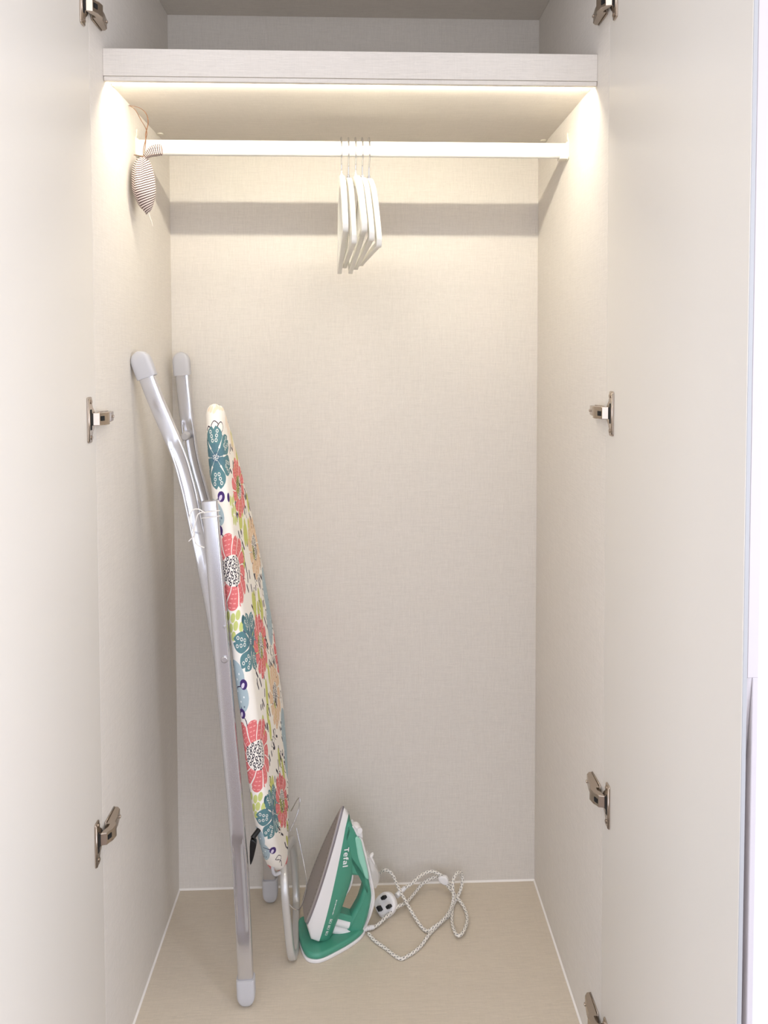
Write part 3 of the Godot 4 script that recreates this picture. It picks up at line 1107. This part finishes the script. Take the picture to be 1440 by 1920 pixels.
	tube(st, curve([Vector3(-0.300, 1.028, 0.364) - origin, Vector3(-0.312, 1.036, 0.366) - origin, Vector3(-0.324, 1.034, 0.366) - origin, Vector3(-0.330, 1.020, 0.365) - origin, Vector3(-0.326, 1.000, 0.364) - origin, Vector3(-0.321, 0.985, 0.363) - origin, Vector3(-0.333, 0.971, 0.363) - origin], 6), 0.0012, 8)
	tube(st, curve([Vector3(-0.301, 1.030, 0.364) - origin, Vector3(-0.313, 1.026, 0.366) - origin, Vector3(-0.318, 1.010, 0.366) - origin, Vector3(-0.322, 0.985, 0.365) - origin, Vector3(-0.317, 0.966, 0.365) - origin, Vector3(-0.302, 0.958, 0.364) - origin], 6), 0.0012, 8)
	commit("tie_cord", st, "string", o)


# ---------------------------------------------------------------- iron
const IRON_AT := Vector3(-0.1276, 0.0, 0.1846)
const IV := Vector3(0.98769, 0.0, -0.15643)   # from sole to handle
const IW := Vector3(0.15643, 0.0, 0.98769)    # towards the near side
const IU2 := Vector2(0.3488, 0.9372)          # along the sole, heel to tip, in (v, height)
const IN2 := Vector2(0.9372, -0.3488)         # away from the sole


func vhw(v: float, h: float, w: float) -> Vector3:
	return IV * v + Vector3.UP * h + IW * w


func unw(u: float, n: float, w: float) -> Vector3:
	var p := Vector2(0.0030, 0.070) + IU2 * u + IN2 * n
	return vhw(p.x, p.y, w)


func sole_outline(u0: float, u1: float, wide: float) -> PackedVector2Array:
	# teardrop, from the tip down the near side, round the heel and up the far side
	var half := []
	for i in 19:
		var t := i / 18.0
		var hw: float
		if t < 0.8:
			hw = wide * pow(1.0 - pow(1.0 - t / 0.8, 1.75), 0.95)
		else:
			hw = wide * (1.0 - 0.10 * pow((t - 0.8) / 0.2, 2.0))
		half.append(Vector2(lerpf(u1, u0 + 0.012, t), maxf(hw, 0.0006)))
	var out := PackedVector2Array()
	for p: Vector2 in half:
		out.append(p)
	for k in range(1, 8):
		var a := PI / 2.0 - PI * k / 8.0
		out.append(Vector2(u0 + 0.012 - 0.012 * cos(a), wide * 0.9 * signf(sin(a)) * pow(absf(sin(a)), 0.35)))
	for i in range(half.size() - 1, 0, -1):
		out.append(Vector2(half[i].x, -half[i].y))
	return out


func skirt_top(u: float) -> float:
	return lerpf(0.0440, 0.0215, clampf((u + 0.032) / 0.25, 0.0, 1.0))


func shell_top(u: float) -> float:
	if u < 0.112:
		return 0.0755
	return 0.0755 - 0.0505 * pow(clampf((u - 0.112) / 0.130, 0.0, 1.0), 1.15)


# layers: [outline, height function]; joined side walls, flat first and last faces
func hull(st: SurfaceTool, layers: Array) -> void:
	st.set_smooth_group(0)
	var rings := []
	for l in layers:
		var ring := PackedVector3Array()
		var hf: Callable = l[1]
		for p: Vector2 in l[0]:
			ring.append(unw(p.x, hf.call(p.x), p.y))
		rings.append(ring)
	var n: int = rings[0].size()
	for i in rings.size() - 1:
		for k in n:
			var k2 := (k + 1) % n
			quad(st, rings[i][k], rings[i + 1][k], rings[i + 1][k2], rings[i][k2])
	st.set_smooth_group(1)
	for e in [0, rings.size() - 1]:
		for k in range(0, n / 2):
			var a: Vector3 = rings[e][k]
			var b: Vector3 = rings[e][k + 1]
			var c: Vector3 = rings[e][n - 1 - k]
			var d: Vector3 = rings[e][(n - k) % n]
			if e == 0:
				quad(st, a, b, c, d)
			else:
				quad(st, d, c, b, a)


func build_iron() -> void:
	var o := thing("steam_iron", "green and white steam iron standing on its heel beside the ironing board", "iron", IRON_AT)
	# sole
	var st := begin()
	var tip := 0.254
	hull(st, [[sole_outline(0.0, tip - 0.004, 0.044), func(_u): return 0.0], [sole_outline(-0.001, tip - 0.001, 0.0455), func(_u): return 0.0008], [sole_outline(-0.002, tip, 0.046), func(_u): return 0.0025]])
	var sole := commit("soleplate", st, "sole_metal", o)
	st = begin()
	hull(st, [[sole_outline(-0.002, tip + 0.0005, 0.0461), func(_u): return 0.0025], [sole_outline(-0.004, tip + 0.001, 0.0465), func(_u): return 0.0050], [sole_outline(-0.002, tip, 0.044), func(_u): return 0.0075]])
	commit("soleplate_rim", st, "sole_rim", sole)
	st = begin()
	for side: float in [-1.0, 1.0]:
		for i in 22:
			var t := i / 21.0
			var ol := sole_outline(0.0, tip, 0.046)
			var q := ol[2 + int(t * 15.0)].lerp(ol[3 + int(t * 15.0)], fposmod(t * 15.0, 1.0))
			var c := Vector2(q.x - 0.004, maxf(absf(q.y) - 0.0085, 0.001) * side)
			var pts := [unw(c.x + 0.0022, -0.0004, c.y), unw(c.x, -0.0004, c.y + 0.0011), unw(c.x - 0.0022, -0.0004, c.y), unw(c.x, -0.0004, c.y - 0.0011)]
			quad(st, pts[0], pts[1], pts[2], pts[3])
	var vents := commit("steam_vents", st, "dark_plastic", sole)
	vents.set_meta("kind", "stuff")
	# white skirt and green shell
	st = begin()
	hull(st, [[sole_outline(-0.008, tip - 0.002, 0.0440), func(_u): return 0.0078], [sole_outline(-0.033, tip - 0.004, 0.0470), func(u): return skirt_top(u) * 0.60], [sole_outline(-0.036, tip - 0.009, 0.0460), func(u): return skirt_top(u) + 0.0015]])
	commit("skirt", st, "iron_white", o)
	st = begin()
	var mid_h := func(u): return skirt_top(u) * 0.55 + shell_top(u) * 0.45
	hull(st, [[sole_outline(-0.036, tip - 0.0095, 0.0455), func(u): return skirt_top(u) + 0.0014], [sole_outline(-0.036, tip - 0.012, 0.0415), mid_h], [sole_outline(-0.034, tip - 0.016, 0.0330), func(u): return skirt_top(u) * 0.15 + shell_top(u) * 0.85], [sole_outline(-0.030, tip - 0.021, 0.0240), func(u): return shell_top(u)]])
	var shell := commit("shell", st, "iron_green", o)
	# grip: front post, arched handle and the back that runs down to the heel
	st = begin()
	var grip := []
	for p in [[0.100, 0.262], [0.110, 0.272], [0.119, 0.258], [0.1300, 0.2322], [0.138, 0.206], [0.1448, 0.1793], [0.150, 0.153], [0.1547, 0.1269], [0.1585, 0.105], [0.1590, 0.0879], [0.1545, 0.062], [0.1480, 0.038], [0.1400, 0.018], [0.1280, 0.006], [0.106, 0.004], [0.094, 0.014], [0.102, 0.032], [0.1085, 0.0486], [0.1190, 0.066], [0.1287, 0.0828], [0.136, 0.104], [0.1405, 0.1230], [0.1390, 0.136], [0.1320, 0.1445], [0.1210, 0.1475], [0.106, 0.150], [0.088, 0.156], [0.086, 0.205]]:
		grip.append(Vector2(p[0], p[1]))
	slab(st, curve2(grip, 4), 0.0165, 0.009, frame(Vector3.ZERO, IV, Vector3.UP, IW), 4)
	var handle := commit("handle", st, "iron_green", o)
	st = begin()
	var trim := []
	for p in [[0.1285, 0.2390], [0.1385, 0.2300], [0.1460, 0.204], [0.1525, 0.1766], [0.1600, 0.142], [0.1663, 0.1104], [0.1680, 0.0781], [0.1625, 0.055], [0.1545, 0.0345], [0.1440, 0.0150], [0.1380, 0.0180], [0.1470, 0.038], [0.1535, 0.062], [0.1580, 0.0879], [0.1575, 0.105], [0.1537, 0.1269], [0.1490, 0.153], [0.1438, 0.1793], [0.137, 0.206]]:
		trim.append(Vector2(p[0], p[1]))
	slab(st, curve2(trim, 3), 0.0125, 0.004, frame(Vector3.ZERO, IV, Vector3.UP, IW), 3)
	commit("handle_trim", st, "iron_white", handle)
	st = begin()
	var pale := []
	for p in [[0.1214, 0.2391], [0.1345, 0.2320], [0.1400, 0.207], [0.1462, 0.1780], [0.1530, 0.1400], [0.1440, 0.1420], [0.1360, 0.165], [0.1275, 0.1892], [0.1238, 0.2124]]:
		pale.append(Vector2(p[0], p[1]))
	slab(st, curve2(pale, 3), 0.0180, 0.004, frame(Vector3.ZERO, IV, Vector3.UP, IW), 3)
	commit("water_window", st, "iron_pale", handle)
	# trigger inside the grip, bridge and the two white drums behind the body
	st = begin()
	slab(st, curve2([Vector2(0.1120, 0.1480), Vector2(0.1180, 0.1470), Vector2(0.1160, 0.129), Vector2(0.1080, 0.1100), Vector2(0.0985, 0.1010), Vector2(0.1025, 0.112), Vector2(0.1095, 0.128)], 4), 0.010, 0.003, frame(Vector3.ZERO, IV, Vector3.UP, IW), 3)
	commit("steam_button", st, "iron_white", handle)
	st = begin()
	box(st, Vector3(-0.026, -0.0075, -0.015), Vector3(0.026, 0.0075, 0.015), 0.003, frame(Vector3.ZERO, IV, Vector3.UP, IW) * Transform3D(Basis(Vector3(0, 0, 1), -0.42), Vector3(0.0960, 0.0520, 0)))
	commit("bridge", st, "iron_green", handle)
	for k in 2:
		st = begin()
		var h := 0.041 - 0.0190 * k
		tube(st, PackedVector3Array([vhw(0.066, h + 0.008, 0.010), vhw(0.104, h - 0.006, 0.010), vhw(0.1065, h - 0.007, 0.010)]), 0.0095, 16)
		commit("drum", st, "iron_white", o)
	# spray nozzle and clear temperature dial
	st = begin()
	slab(st, curve2([Vector2(0.1150, 0.2660), Vector2(0.1200, 0.2620), Vector2(0.1310, 0.2600), Vector2(0.1380, 0.2480), Vector2(0.1400, 0.2310), Vector2(0.1290, 0.2360), Vector2(0.1210, 0.2430)], 3), 0.0115, 0.004, frame(Vector3.ZERO, IV, Vector3.UP, IW), 3)
	tube(st, PackedVector3Array([vhw(0.1310, 0.2530, 0.009), vhw(0.1320, 0.2540, 0.0150), vhw(0.1322, 0.2542, 0.0162)]), 0.0062, 14)
	commit("spray_nozzle", st, "iron_white", o)
	st = begin()
	slab(st, curve2([Vector2(0.1490, 0.1830), Vector2(0.1560, 0.1850), Vector2(0.1660, 0.1660), Vector2(0.1765, 0.1470), Vector2(0.1785, 0.1290), Vector2(0.1700, 0.1100), Vector2(0.1640, 0.1190), Vector2(0.1565, 0.1520)], 4), 0.0140, 0.004, frame(Vector3.ZERO, IV, Vector3.UP, IW), 3)
	commit("dial_cover", st, "clear_plastic", o)
	st = begin()
	slab(st, curve2([Vector2(0.1560, 0.1780), Vector2(0.1660, 0.1870), Vector2(0.1640, 0.1770), Vector2(0.1690, 0.1640), Vector2(0.1655, 0.1440), Vector2(0.1600, 0.1460)], 4), 0.0050, 0.002, frame(Vector3.ZERO, IV, Vector3.UP, IW), 3)
	commit("dial", st, "iron_white", o)
	# heel stand on the floor: white rim below, green plate above
	var heel := []
	for p in [[-0.006, -0.048], [-0.008, 0.0], [-0.004, 0.034], [0.004, 0.0580], [0.020, 0.0690], [0.042, 0.0690], [0.0816, 0.0525], [0.110, 0.0375], [0.133, 0.0210], [0.146, 0.0040], [0.145, -0.008], [0.130, -0.0230], [0.095, -0.0400], [0.055, -0.0540], [0.016, -0.0590]]:
		heel.append(Vector2(p[0], p[1]))
	var down := frame(Vector3.ZERO, IV, IW, Vector3.DOWN)
	st = begin()
	slab(st, curve2(heel, 4), 0.0042, 0.002, frame(Vector3(0, 0.0042, 0), IV, IW, Vector3.DOWN), 2)
	commit("heel_rim", st, "iron_white", o)
	st = begin()
	var heel2 := []
	for p: Vector2 in heel:
		heel2.append(Vector2(0.05, 0) + (p - Vector2(0.05, 0)) * 0.985)
	slab(st, curve2(heel2, 4), 0.0070, 0.0062, frame(Vector3(0, 0.0135, 0), IV, IW, Vector3.DOWN), 4)
	commit("heel_stand", st, "iron_green", o)
	# lettering down the near side of the shell
	var q0 := unw(0.188, skirt_top(0.188) * 0.55 + shell_top(0.188) * 0.45, 0.0)
	var side_w := func(u: float, k: float) -> Vector3:
		var a := sole_at(-0.036, tip - 0.0095, 0.0455, u)
		var b := sole_at(-0.036, tip - 0.012, 0.0415, u)
		var c := sole_at(-0.034, tip - 0.016, 0.0330, u)
		var ha := skirt_top(u) + 0.0014
		var hb := skirt_top(u) * 0.55 + shell_top(u) * 0.45
		var hc := skirt_top(u) * 0.15 + shell_top(u) * 0.85
		if k < 0.5:
			return unw(u, lerpf(ha, hb, k * 2.0), lerpf(a, b, k * 2.0))
		return unw(u, lerpf(hb, hc, k * 2.0 - 1.0), lerpf(b, c, k * 2.0 - 1.0))
	var font := SystemFont.new()
	font.font_names = PackedStringArray(["Droid Sans"])
	font.font_weight = 700
	var tm := TextMesh.new()
	tm.text = "Tefal"
	tm.font = font
	tm.font_size = 64
	tm.pixel_size = 0.00027
	tm.depth = 0.0004
	tm.horizontal_alignment = HORIZONTAL_ALIGNMENT_CENTER
	tm.vertical_alignment = VERTICAL_ALIGNMENT_CENTER
	tm.material = M["print_white"]
	var letters := MeshInstance3D.new()
	letters.name = "lettering"
	letters.mesh = tm
	shell.add_child(letters, true)
	place_print(letters, side_w, 0.1570, 0.52, 0.0012)
	# a line of small print and three little pictograms below it
	st = begin(false)
	var lay := func(u: float, k: float, du: float, dk: float) -> void:
		var p := [side_w.call(u - du, k - dk), side_w.call(u + du, k - dk), side_w.call(u + du, k + dk), side_w.call(u - du, k + dk)]
		var nrm: Vector3 = (p[1] - p[0]).cross(p[3] - p[0]).normalized()
		if nrm.dot(IW) < 0.0:
			nrm = -nrm
		var e := nrm * 0.0007
		quad(st, p[1] + e, p[0] + e, p[3] + e, p[2] + e)
	for i in 11:
		lay.call(0.068 - 0.0031 * i, 0.44, 0.0011, 0.025 if i % 3 else 0.04)
	for i in 3:
		var u := 0.021 - 0.0145 * i
		for e in [[-0.0045, 0.0, 0.0006, 0.085], [0.0045, 0.0, 0.0006, 0.085], [0.0, -0.085, 0.0050, 0.012], [0.0, 0.085, 0.0050, 0.012], [0.0, 0.0, 0.0006, 0.05], [0.002, 0.0, 0.0012 + 0.0005 * i, 0.03]]:
			lay.call(u + e[0], 0.44 + e[1], e[2], e[3])
	commit("pictograms", st, "print_white", shell)
	build_cord(o)


func sole_at(u0: float, u1: float, wide: float, u: float) -> float:
	var ol := sole_outline(u0, u1, wide)
	for i in 18:
		if u <= ol[i].x and u >= ol[i + 1].x:
			return lerpf(ol[i].y, ol[i + 1].y, (ol[i].x - u) / (ol[i].x - ol[i + 1].x))
	return wide


func place_print(o: MeshInstance3D, side_w: Callable, u: float, k: float, lift: float) -> void:
	var p: Vector3 = side_w.call(u, k)
	var along: Vector3 = (side_w.call(u - 0.03, k) - side_w.call(u + 0.03, k)).normalized()
	var out: Vector3 = (side_w.call(u, k + 0.12) - side_w.call(u, k - 0.12)).normalized()
	var nrm := along.cross(out).normalized()
	out = nrm.cross(along).normalized()
	o.transform = Transform3D(Basis(along, out, nrm), p + nrm * lift)


# ---- power cord and plug; points are (pixel-free) places on and above the base panel
func build_cord(o: Node3D) -> void:
	var st := begin()
	var r := 0.0038
	var strands := [
		[[0.030, 0.0055, 0.158], [0.048, 0.007, 0.146], [0.066, 0.012, 0.131], [0.090, 0.020, 0.112], [0.108, 0.018, 0.098], [0.122, 0.012, 0.078], [0.141, 0.012, 0.050], [0.158, 0.020, 0.034], [0.178, 0.030, 0.029], [0.198, 0.038, 0.032], [0.211, 0.040, 0.046]],
		[[0.108, 0.034, 0.070], [0.126, 0.038, 0.060], [0.140, 0.046, 0.056], [0.160, 0.052, 0.042], [0.183, 0.054, 0.035], [0.203, 0.050, 0.040], [0.212, 0.044, 0.046], [0.222, 0.036, 0.048], [0.231, 0.026, 0.052], [0.234, 0.014, 0.063], [0.230, 0.005, 0.092], [0.220, 0.004, 0.117], [0.196, 0.004, 0.142], [0.172, 0.005, 0.171], [0.160, 0.008, 0.190], [0.145, 0.004, 0.210], [0.128, 0.004, 0.228], [0.112, 0.004, 0.240], [0.097, 0.004, 0.248], [0.083, 0.004, 0.239], [0.062, 0.004, 0.216], [0.038, 0.004, 0.192], [0.024, 0.006, 0.172]],
		[[0.050, 0.040, 0.030], [0.056, 0.052, 0.032], [0.065, 0.064, 0.040], [0.077, 0.062, 0.042], [0.087, 0.054, 0.048], [0.094, 0.044, 0.060], [0.105, 0.034, 0.082], [0.117, 0.026, 0.104], [0.132, 0.014, 0.130], [0.149, 0.006, 0.158], [0.162, 0.005, 0.170], [0.176, 0.010, 0.165], [0.195, 0.011, 0.150], [0.216, 0.011, 0.122], [0.228, 0.012, 0.094], [0.232, 0.026, 0.086], [0.231, 0.044, 0.082], [0.233, 0.058, 0.074], [0.243, 0.064, 0.060], [0.253, 0.060, 0.050], [0.259, 0.046, 0.046], [0.255, 0.026, 0.056], [0.243, 0.012, 0.072], [0.231, 0.005, 0.088], [0.226, 0.005, 0.112], [0.222, 0.005, 0.140], [0.222, 0.008, 0.166], [0.226, 0.010, 0.188], [0.234, 0.010, 0.192], [0.246, 0.009, 0.176], [0.258, 0.008, 0.142], [0.258, 0.008, 0.110], [0.248, 0.010, 0.080], [0.234, 0.016, 0.060], [0.224, 0.024, 0.050], [0.213, 0.036, 0.044]],
	]
	for s in strands:
		var pts := []
		for p in s:
			pts.append(Vector3(p[0], maxf(p[1], r), p[2]) - IRON_AT)
		tube(st, curve(pts, 7), r, 12, 0.026)
	var cord := commit("power_cord", st, "cord", o)
	# ribbed sleeves at the iron and at the plug
	for sl in [[vhw(0.138, 0.0120, 0.004), Vector3(0.036, 0.0070, 0.155) - IRON_AT], [Vector3(0.093, 0.030, 0.085) - IRON_AT, Vector3(0.114, 0.036, 0.067) - IRON_AT]]:
		st = begin()
		var path := PackedVector3Array()
		for k in 25:
			path.append((sl[0] as Vector3).lerp(sl[1], k / 24.0))
		sweep(st, path, func(t: float) -> PackedVector2Array: return circle((0.0068 - 0.0014 * t) * (1.0 if int(round(t * 24.0)) % 4 < 2 else 0.72), 12), Vector3.ZERO)
		commit("cord_sleeve", st, "iron_white", cord)
	# white clip that holds two strands together
	st = begin()
	slab(st, curve2([Vector2(-0.011, -0.009), Vector2(0.0, -0.0115), Vector2(0.010, -0.004), Vector2(0.012, 0.006), Vector2(0.004, 0.011), Vector2(-0.007, 0.008)], 4), 0.006, 0.003, frame(Vector3(0.2125, 0.0405, 0.0465) - IRON_AT, Vector3(0.35, -0.92, 0.15).normalized(), Vector3(0.9, 0.38, 0.2).normalized(), Vector3(0.35, -0.92, 0.15).normalized().cross(Vector3(0.9, 0.38, 0.2).normalized()).normalized()))
	commit("cord_clip", st, "iron_white", cord)
	# plug lying on its back: shell, three dark pins
	var ny := Vector3(-0.42, 0.50, 0.76).normalized()
	var nx := Vector3(0.80, 0.42, -0.30)
	nx = (nx - ny * nx.dot(ny)).normalized()
	var nz := nx.cross(ny).normalized()
	var at := frame(Vector3(0.0680, 0.0215, 0.1020) - IRON_AT, nx, -nz, ny)
	st = begin()
	slab(st, curve2([Vector2(-0.025, -0.012), Vector2(-0.016, -0.0235), Vector2(0.008, -0.0245), Vector2(0.022, -0.015), Vector2(0.026, 0.0), Vector2(0.022, 0.015), Vector2(0.008, 0.0245), Vector2(-0.016, 0.0235), Vector2(-0.025, 0.012)], 4), 0.0095, 0.004, at)
	var plug := commit("plug", st, "iron_white", cord)
	st = begin()
	slab(st, curve2([Vector2(-0.020, -0.010), Vector2(0.0, -0.019), Vector2(0.020, -0.010), Vector2(0.020, 0.010), Vector2(0.0, 0.019), Vector2(-0.020, 0.010)], 4), 0.0012, 0.0006, at.translated_local(Vector3(0, 0, 0.0098)))
	commit("plug_face", st, "iron_white", plug)
	for p in [[-0.0115, 0.0, 0.0056, 0.0032], [0.0105, 0.0110, 0.0032, 0.0046], [0.0105, -0.0110, 0.0032, 0.0046]]:
		st = begin()
		box(st, Vector3(p[0] - p[3], p[1] - p[2], 0.0095), Vector3(p[0] + p[3], p[1] + p[2], 0.0285), 0.0008, at)
		commit("pin", st, "black_hole", plug)


# ---------------------------------------------------------------- hangers
func build_hangers() -> void:
	var base := hanger()
	# x at the rail, turn about the hook, tilt of the arms in their own plane
	var spots := [[-0.0275, 0.060, 0.105, "first"], [-0.0128, 0.070, 0.010, "second"], [0.0018, 0.085, 0.105, "third"], [0.0160, 0.088, 0.035, "fourth"], [0.0303, 0.092, -0.020, "fifth"]]
	for i in spots.size():
		var o: Node3D = base if i == 0 else base.duplicate()
		if i > 0:
			o.name = "coat_hanger_%03d" % i
			add_child(o, true)
		o.position = Vector3(spots[i][0], 1.7935, 0.272)
		o.rotation = Vector3(-spots[i][2], spots[i][1], 0)
		o.set_meta("label", "white wooden coat hanger on the rail, %s of five counting from the sachet" % spots[i][3])


func hanger() -> Node3D:
	var o := thing("coat_hanger", "", "hanger", Vector3.ZERO, "white coat hangers on the clothes rail")
	# local: origin at the top of the rail, arms along z, thickness along x
	var side := frame(Vector3.ZERO, Vector3(0, 0, 1), Vector3.UP, Vector3(-1, 0, 0))
	var st := begin()
	var up := []
	for p in [[0.0, -0.083], [0.014, -0.084], [0.05, -0.096], [0.10, -0.124], [0.15, -0.174], [0.186, -0.222]]:
		up.append(Vector2(p[0], p[1]))
	var lo := []
	for p in [[0.190, -0.236], [0.186, -0.245], [0.176, -0.246], [0.168, -0.238], [0.135, -0.192], [0.09, -0.146], [0.045, -0.117], [0.0, -0.108]]:
		lo.append(Vector2(p[0], p[1]))
	var right := up.duplicate()
	right.append_array(lo)
	var outline := []
	outline.append_array(right)
	for i in range(right.size() - 2, 0, -1):
		outline.append(Vector2(-right[i].x, right[i].y))
	slab(st, curve2(outline, 4), 0.0052, 0.0018, side, 2)
	commit("frame", st, "hanger_white", o)
	st = begin()
	box(st, Vector3(-0.0048, -0.2450, -0.176), Vector3(0.0048, -0.2340, 0.176), 0.0012)
	commit("trouser_bar", st, "hanger_white", o)
	st = begin()
	var path := [Vector3(0, -0.090, 0), Vector3(0, -0.072, 0.0), Vector3(0, -0.056, 0.003), Vector3(0, -0.044, 0.012), Vector3(0, -0.030, 0.0175), Vector3(0, -0.014, 0.0165), Vector3(0, -0.003, 0.0095), Vector3(0, 0.0022, 0.0), Vector3(0, -0.004, -0.0105), Vector3(0, -0.016, -0.0165), Vector3(0, -0.030, -0.0170)]
	tube(st, curve(path, 5), 0.0016, 8)
	commit("hook", st, "chrome", o)
	st = begin()
	tube(st, PackedVector3Array([Vector3(0, -0.082, 0), Vector3(0, -0.0765, 0)]), 0.0032, 12, 0.0, Vector3.RIGHT)
	commit("ferrule", st, "chrome", o)
	return o


# ---------------------------------------------------------------- scented sachet
func build_sachet() -> void:
	var at := Vector3(-0.4225, 1.6900, 0.318)
	var o := thing("scented_sachet", "small checked cloth sachet on a brown ribbon, hanging at the rail end", "sachet", at)
	var st := begin()
	var rows := []
	var nu := 40
	var nv := 26
	for i in nv + 1:
		var t := i / float(nv)          # 0 at the bottom, 1 at the neck
		var r := 0.0262 * pow(t / 0.36 + 0.002, 0.42) if t < 0.36 else 0.0262 * sqrt(1.0 - pow((t - 0.36) / 0.66, 2.0))
		var y := lerpf(-0.058, 0.050, t)
		var ring := PackedVector3Array()
		for k in nu:
			var a := TAU * k / nu
			var fold := 1.0 + 0.26 * smoothstep(0.25, 1.0, t) * sin(a * 7.0 + 0.6) + 0.05 * sin(a * 3.0 + t * 4.0)
			var rr := maxf(r * fold, 0.0015)
			var lean := 0.006 * sin(PI * t)
			ring.append(Vector3(rr * 0.86 * cos(a) + 0.004 * (1.0 - t) - 0.002, y + 0.006 * cos(a + 2.4) * (1.0 - t), rr * sin(a) + lean))
		rows.append(ring)
	for i in nv:
		for k in nu:
			var k2 := (k + 1) % nu
			var u0 := k / float(nu) * 4.0
			var u1 := (k + 1) / float(nu) * 4.0
			# the cloth is cut square, so the stripes droop towards the bottom corner
			var v0 := i / float(nv) * 1.5 - 0.20 * absf(fposmod(u0, 4.0) - 1.3)
			var v1 := (i + 1) / float(nv) * 1.5 - 0.20 * absf(fposmod(u0, 4.0) - 1.3)
			var w0 := i / float(nv) * 1.5 - 0.20 * absf(u1 - 1.3)
			var w1 := (i + 1) / float(nv) * 1.5 - 0.20 * absf(u1 - 1.3)
			tri_uv(st, rows[i][k], rows[i + 1][k], rows[i + 1][k2], Vector2(u0, v0), Vector2(u0, v1), Vector2(u1, w1))
			tri_uv(st, rows[i][k], rows[i + 1][k2], rows[i][k2], Vector2(u0, v0), Vector2(u1, w1), Vector2(u1, w0))
	var mid := Vector3(0, -0.0585, 0)
	for k in nu:
		tri_uv(st, mid, rows[0][k], rows[0][(k + 1) % nu], Vector2(0, 0), Vector2(0.1, 0), Vector2(0, 0.1))
	commit("bag", st, "check_cloth", o)
	# gathered top of the bag, flopping over to the right
	st = begin()
	var neck := curve([Vector3(0.0, 0.047, 0.000), Vector3(0.006, 0.053, 0.004), Vector3(0.016, 0.059, 0.008), Vector3(0.028, 0.062, 0.010), Vector3(0.038, 0.063, 0.010)], 5)
	sweep(st, neck, func(t: float) -> PackedVector2Array:
		var out := PackedVector2Array()
		for k in 24:
			var a := TAU * k / 24.0
			var r := (0.0045 + 0.0085 * smoothstep(0.0, 0.75, t)) * (1.0 + 0.14 * sin(a * 5.0))
			out.append(Vector2(r * cos(a) * 0.75, r * sin(a) * (1.0 - 0.25 * t)))
		return out, Vector3.UP, true, 0.06)
	commit("gathered_top", st, "check_cloth", o)
	# ribbon: bow at the neck, twisted pair up to the shelf joint, open loop at the top
	st = begin()
	var band := PackedVector2Array([Vector2(-0.0013, -0.0004), Vector2(0.0013, -0.0004), Vector2(0.0013, 0.0004), Vector2(-0.0013, 0.0004)])
	var strip := func(pts: Array) -> void:
		sweep(st, curve(pts, 7), func(_t): return band, Vector3.ZERO)
	var ring := []
	for j in 13:
		var a := TAU * j / 12.0
		ring.append(Vector3(0.0058 * cos(a), 0.0485 + 0.001 * sin(a), 0.0062 * sin(a)))
	strip.call(ring)
	strip.call([Vector3(0.0, 0.049, 0.006), Vector3(-0.010, 0.052, 0.009), Vector3(-0.018, 0.053, 0.008)])
	strip.call([Vector3(0.001, 0.049, 0.006), Vector3(0.000, 0.064, 0.004), Vector3(0.004, 0.084, 0.002), Vector3(0.007, 0.098, 0.002), Vector3(0.004, 0.110, 0.004), Vector3(-0.003, 0.122, 0.006), Vector3(-0.010, 0.136, 0.008), Vector3(-0.016, 0.144, 0.009), Vector3(-0.0245, 0.149, 0.010)])
	strip.call([Vector3(0.002, 0.049, 0.006), Vector3(0.003, 0.066, 0.003), Vector3(0.005, 0.082, 0.004), Vector3(0.004, 0.096, 0.001), Vector3(0.008, 0.108, 0.003), Vector3(0.011, 0.120, 0.006), Vector3(0.008, 0.134, 0.008), Vector3(-0.002, 0.144, 0.009), Vector3(-0.014, 0.148, 0.010), Vector3(-0.0245, 0.1495, 0.010)])
	commit("ribbon", st, "ribbon", o)
	# pin that holds the ribbon in the joint, and a loose thread under the bag
	st = begin()
	tube(st, PackedVector3Array([Vector3(-0.0275, 0.1495, 0.010), Vector3(-0.0235, 0.1495, 0.010)]), 0.0012, 8)
	commit("pin", st, "chrome", o)
	st = begin()
	tube(st, curve([Vector3(0.006, -0.055, 0.006), Vector3(0.011, -0.066, 0.008), Vector3(0.015, -0.078, 0.008), Vector3(0.018, -0.088, 0.008)], 4), 0.0003, 5)
	commit("loose_thread", st, "string", o)
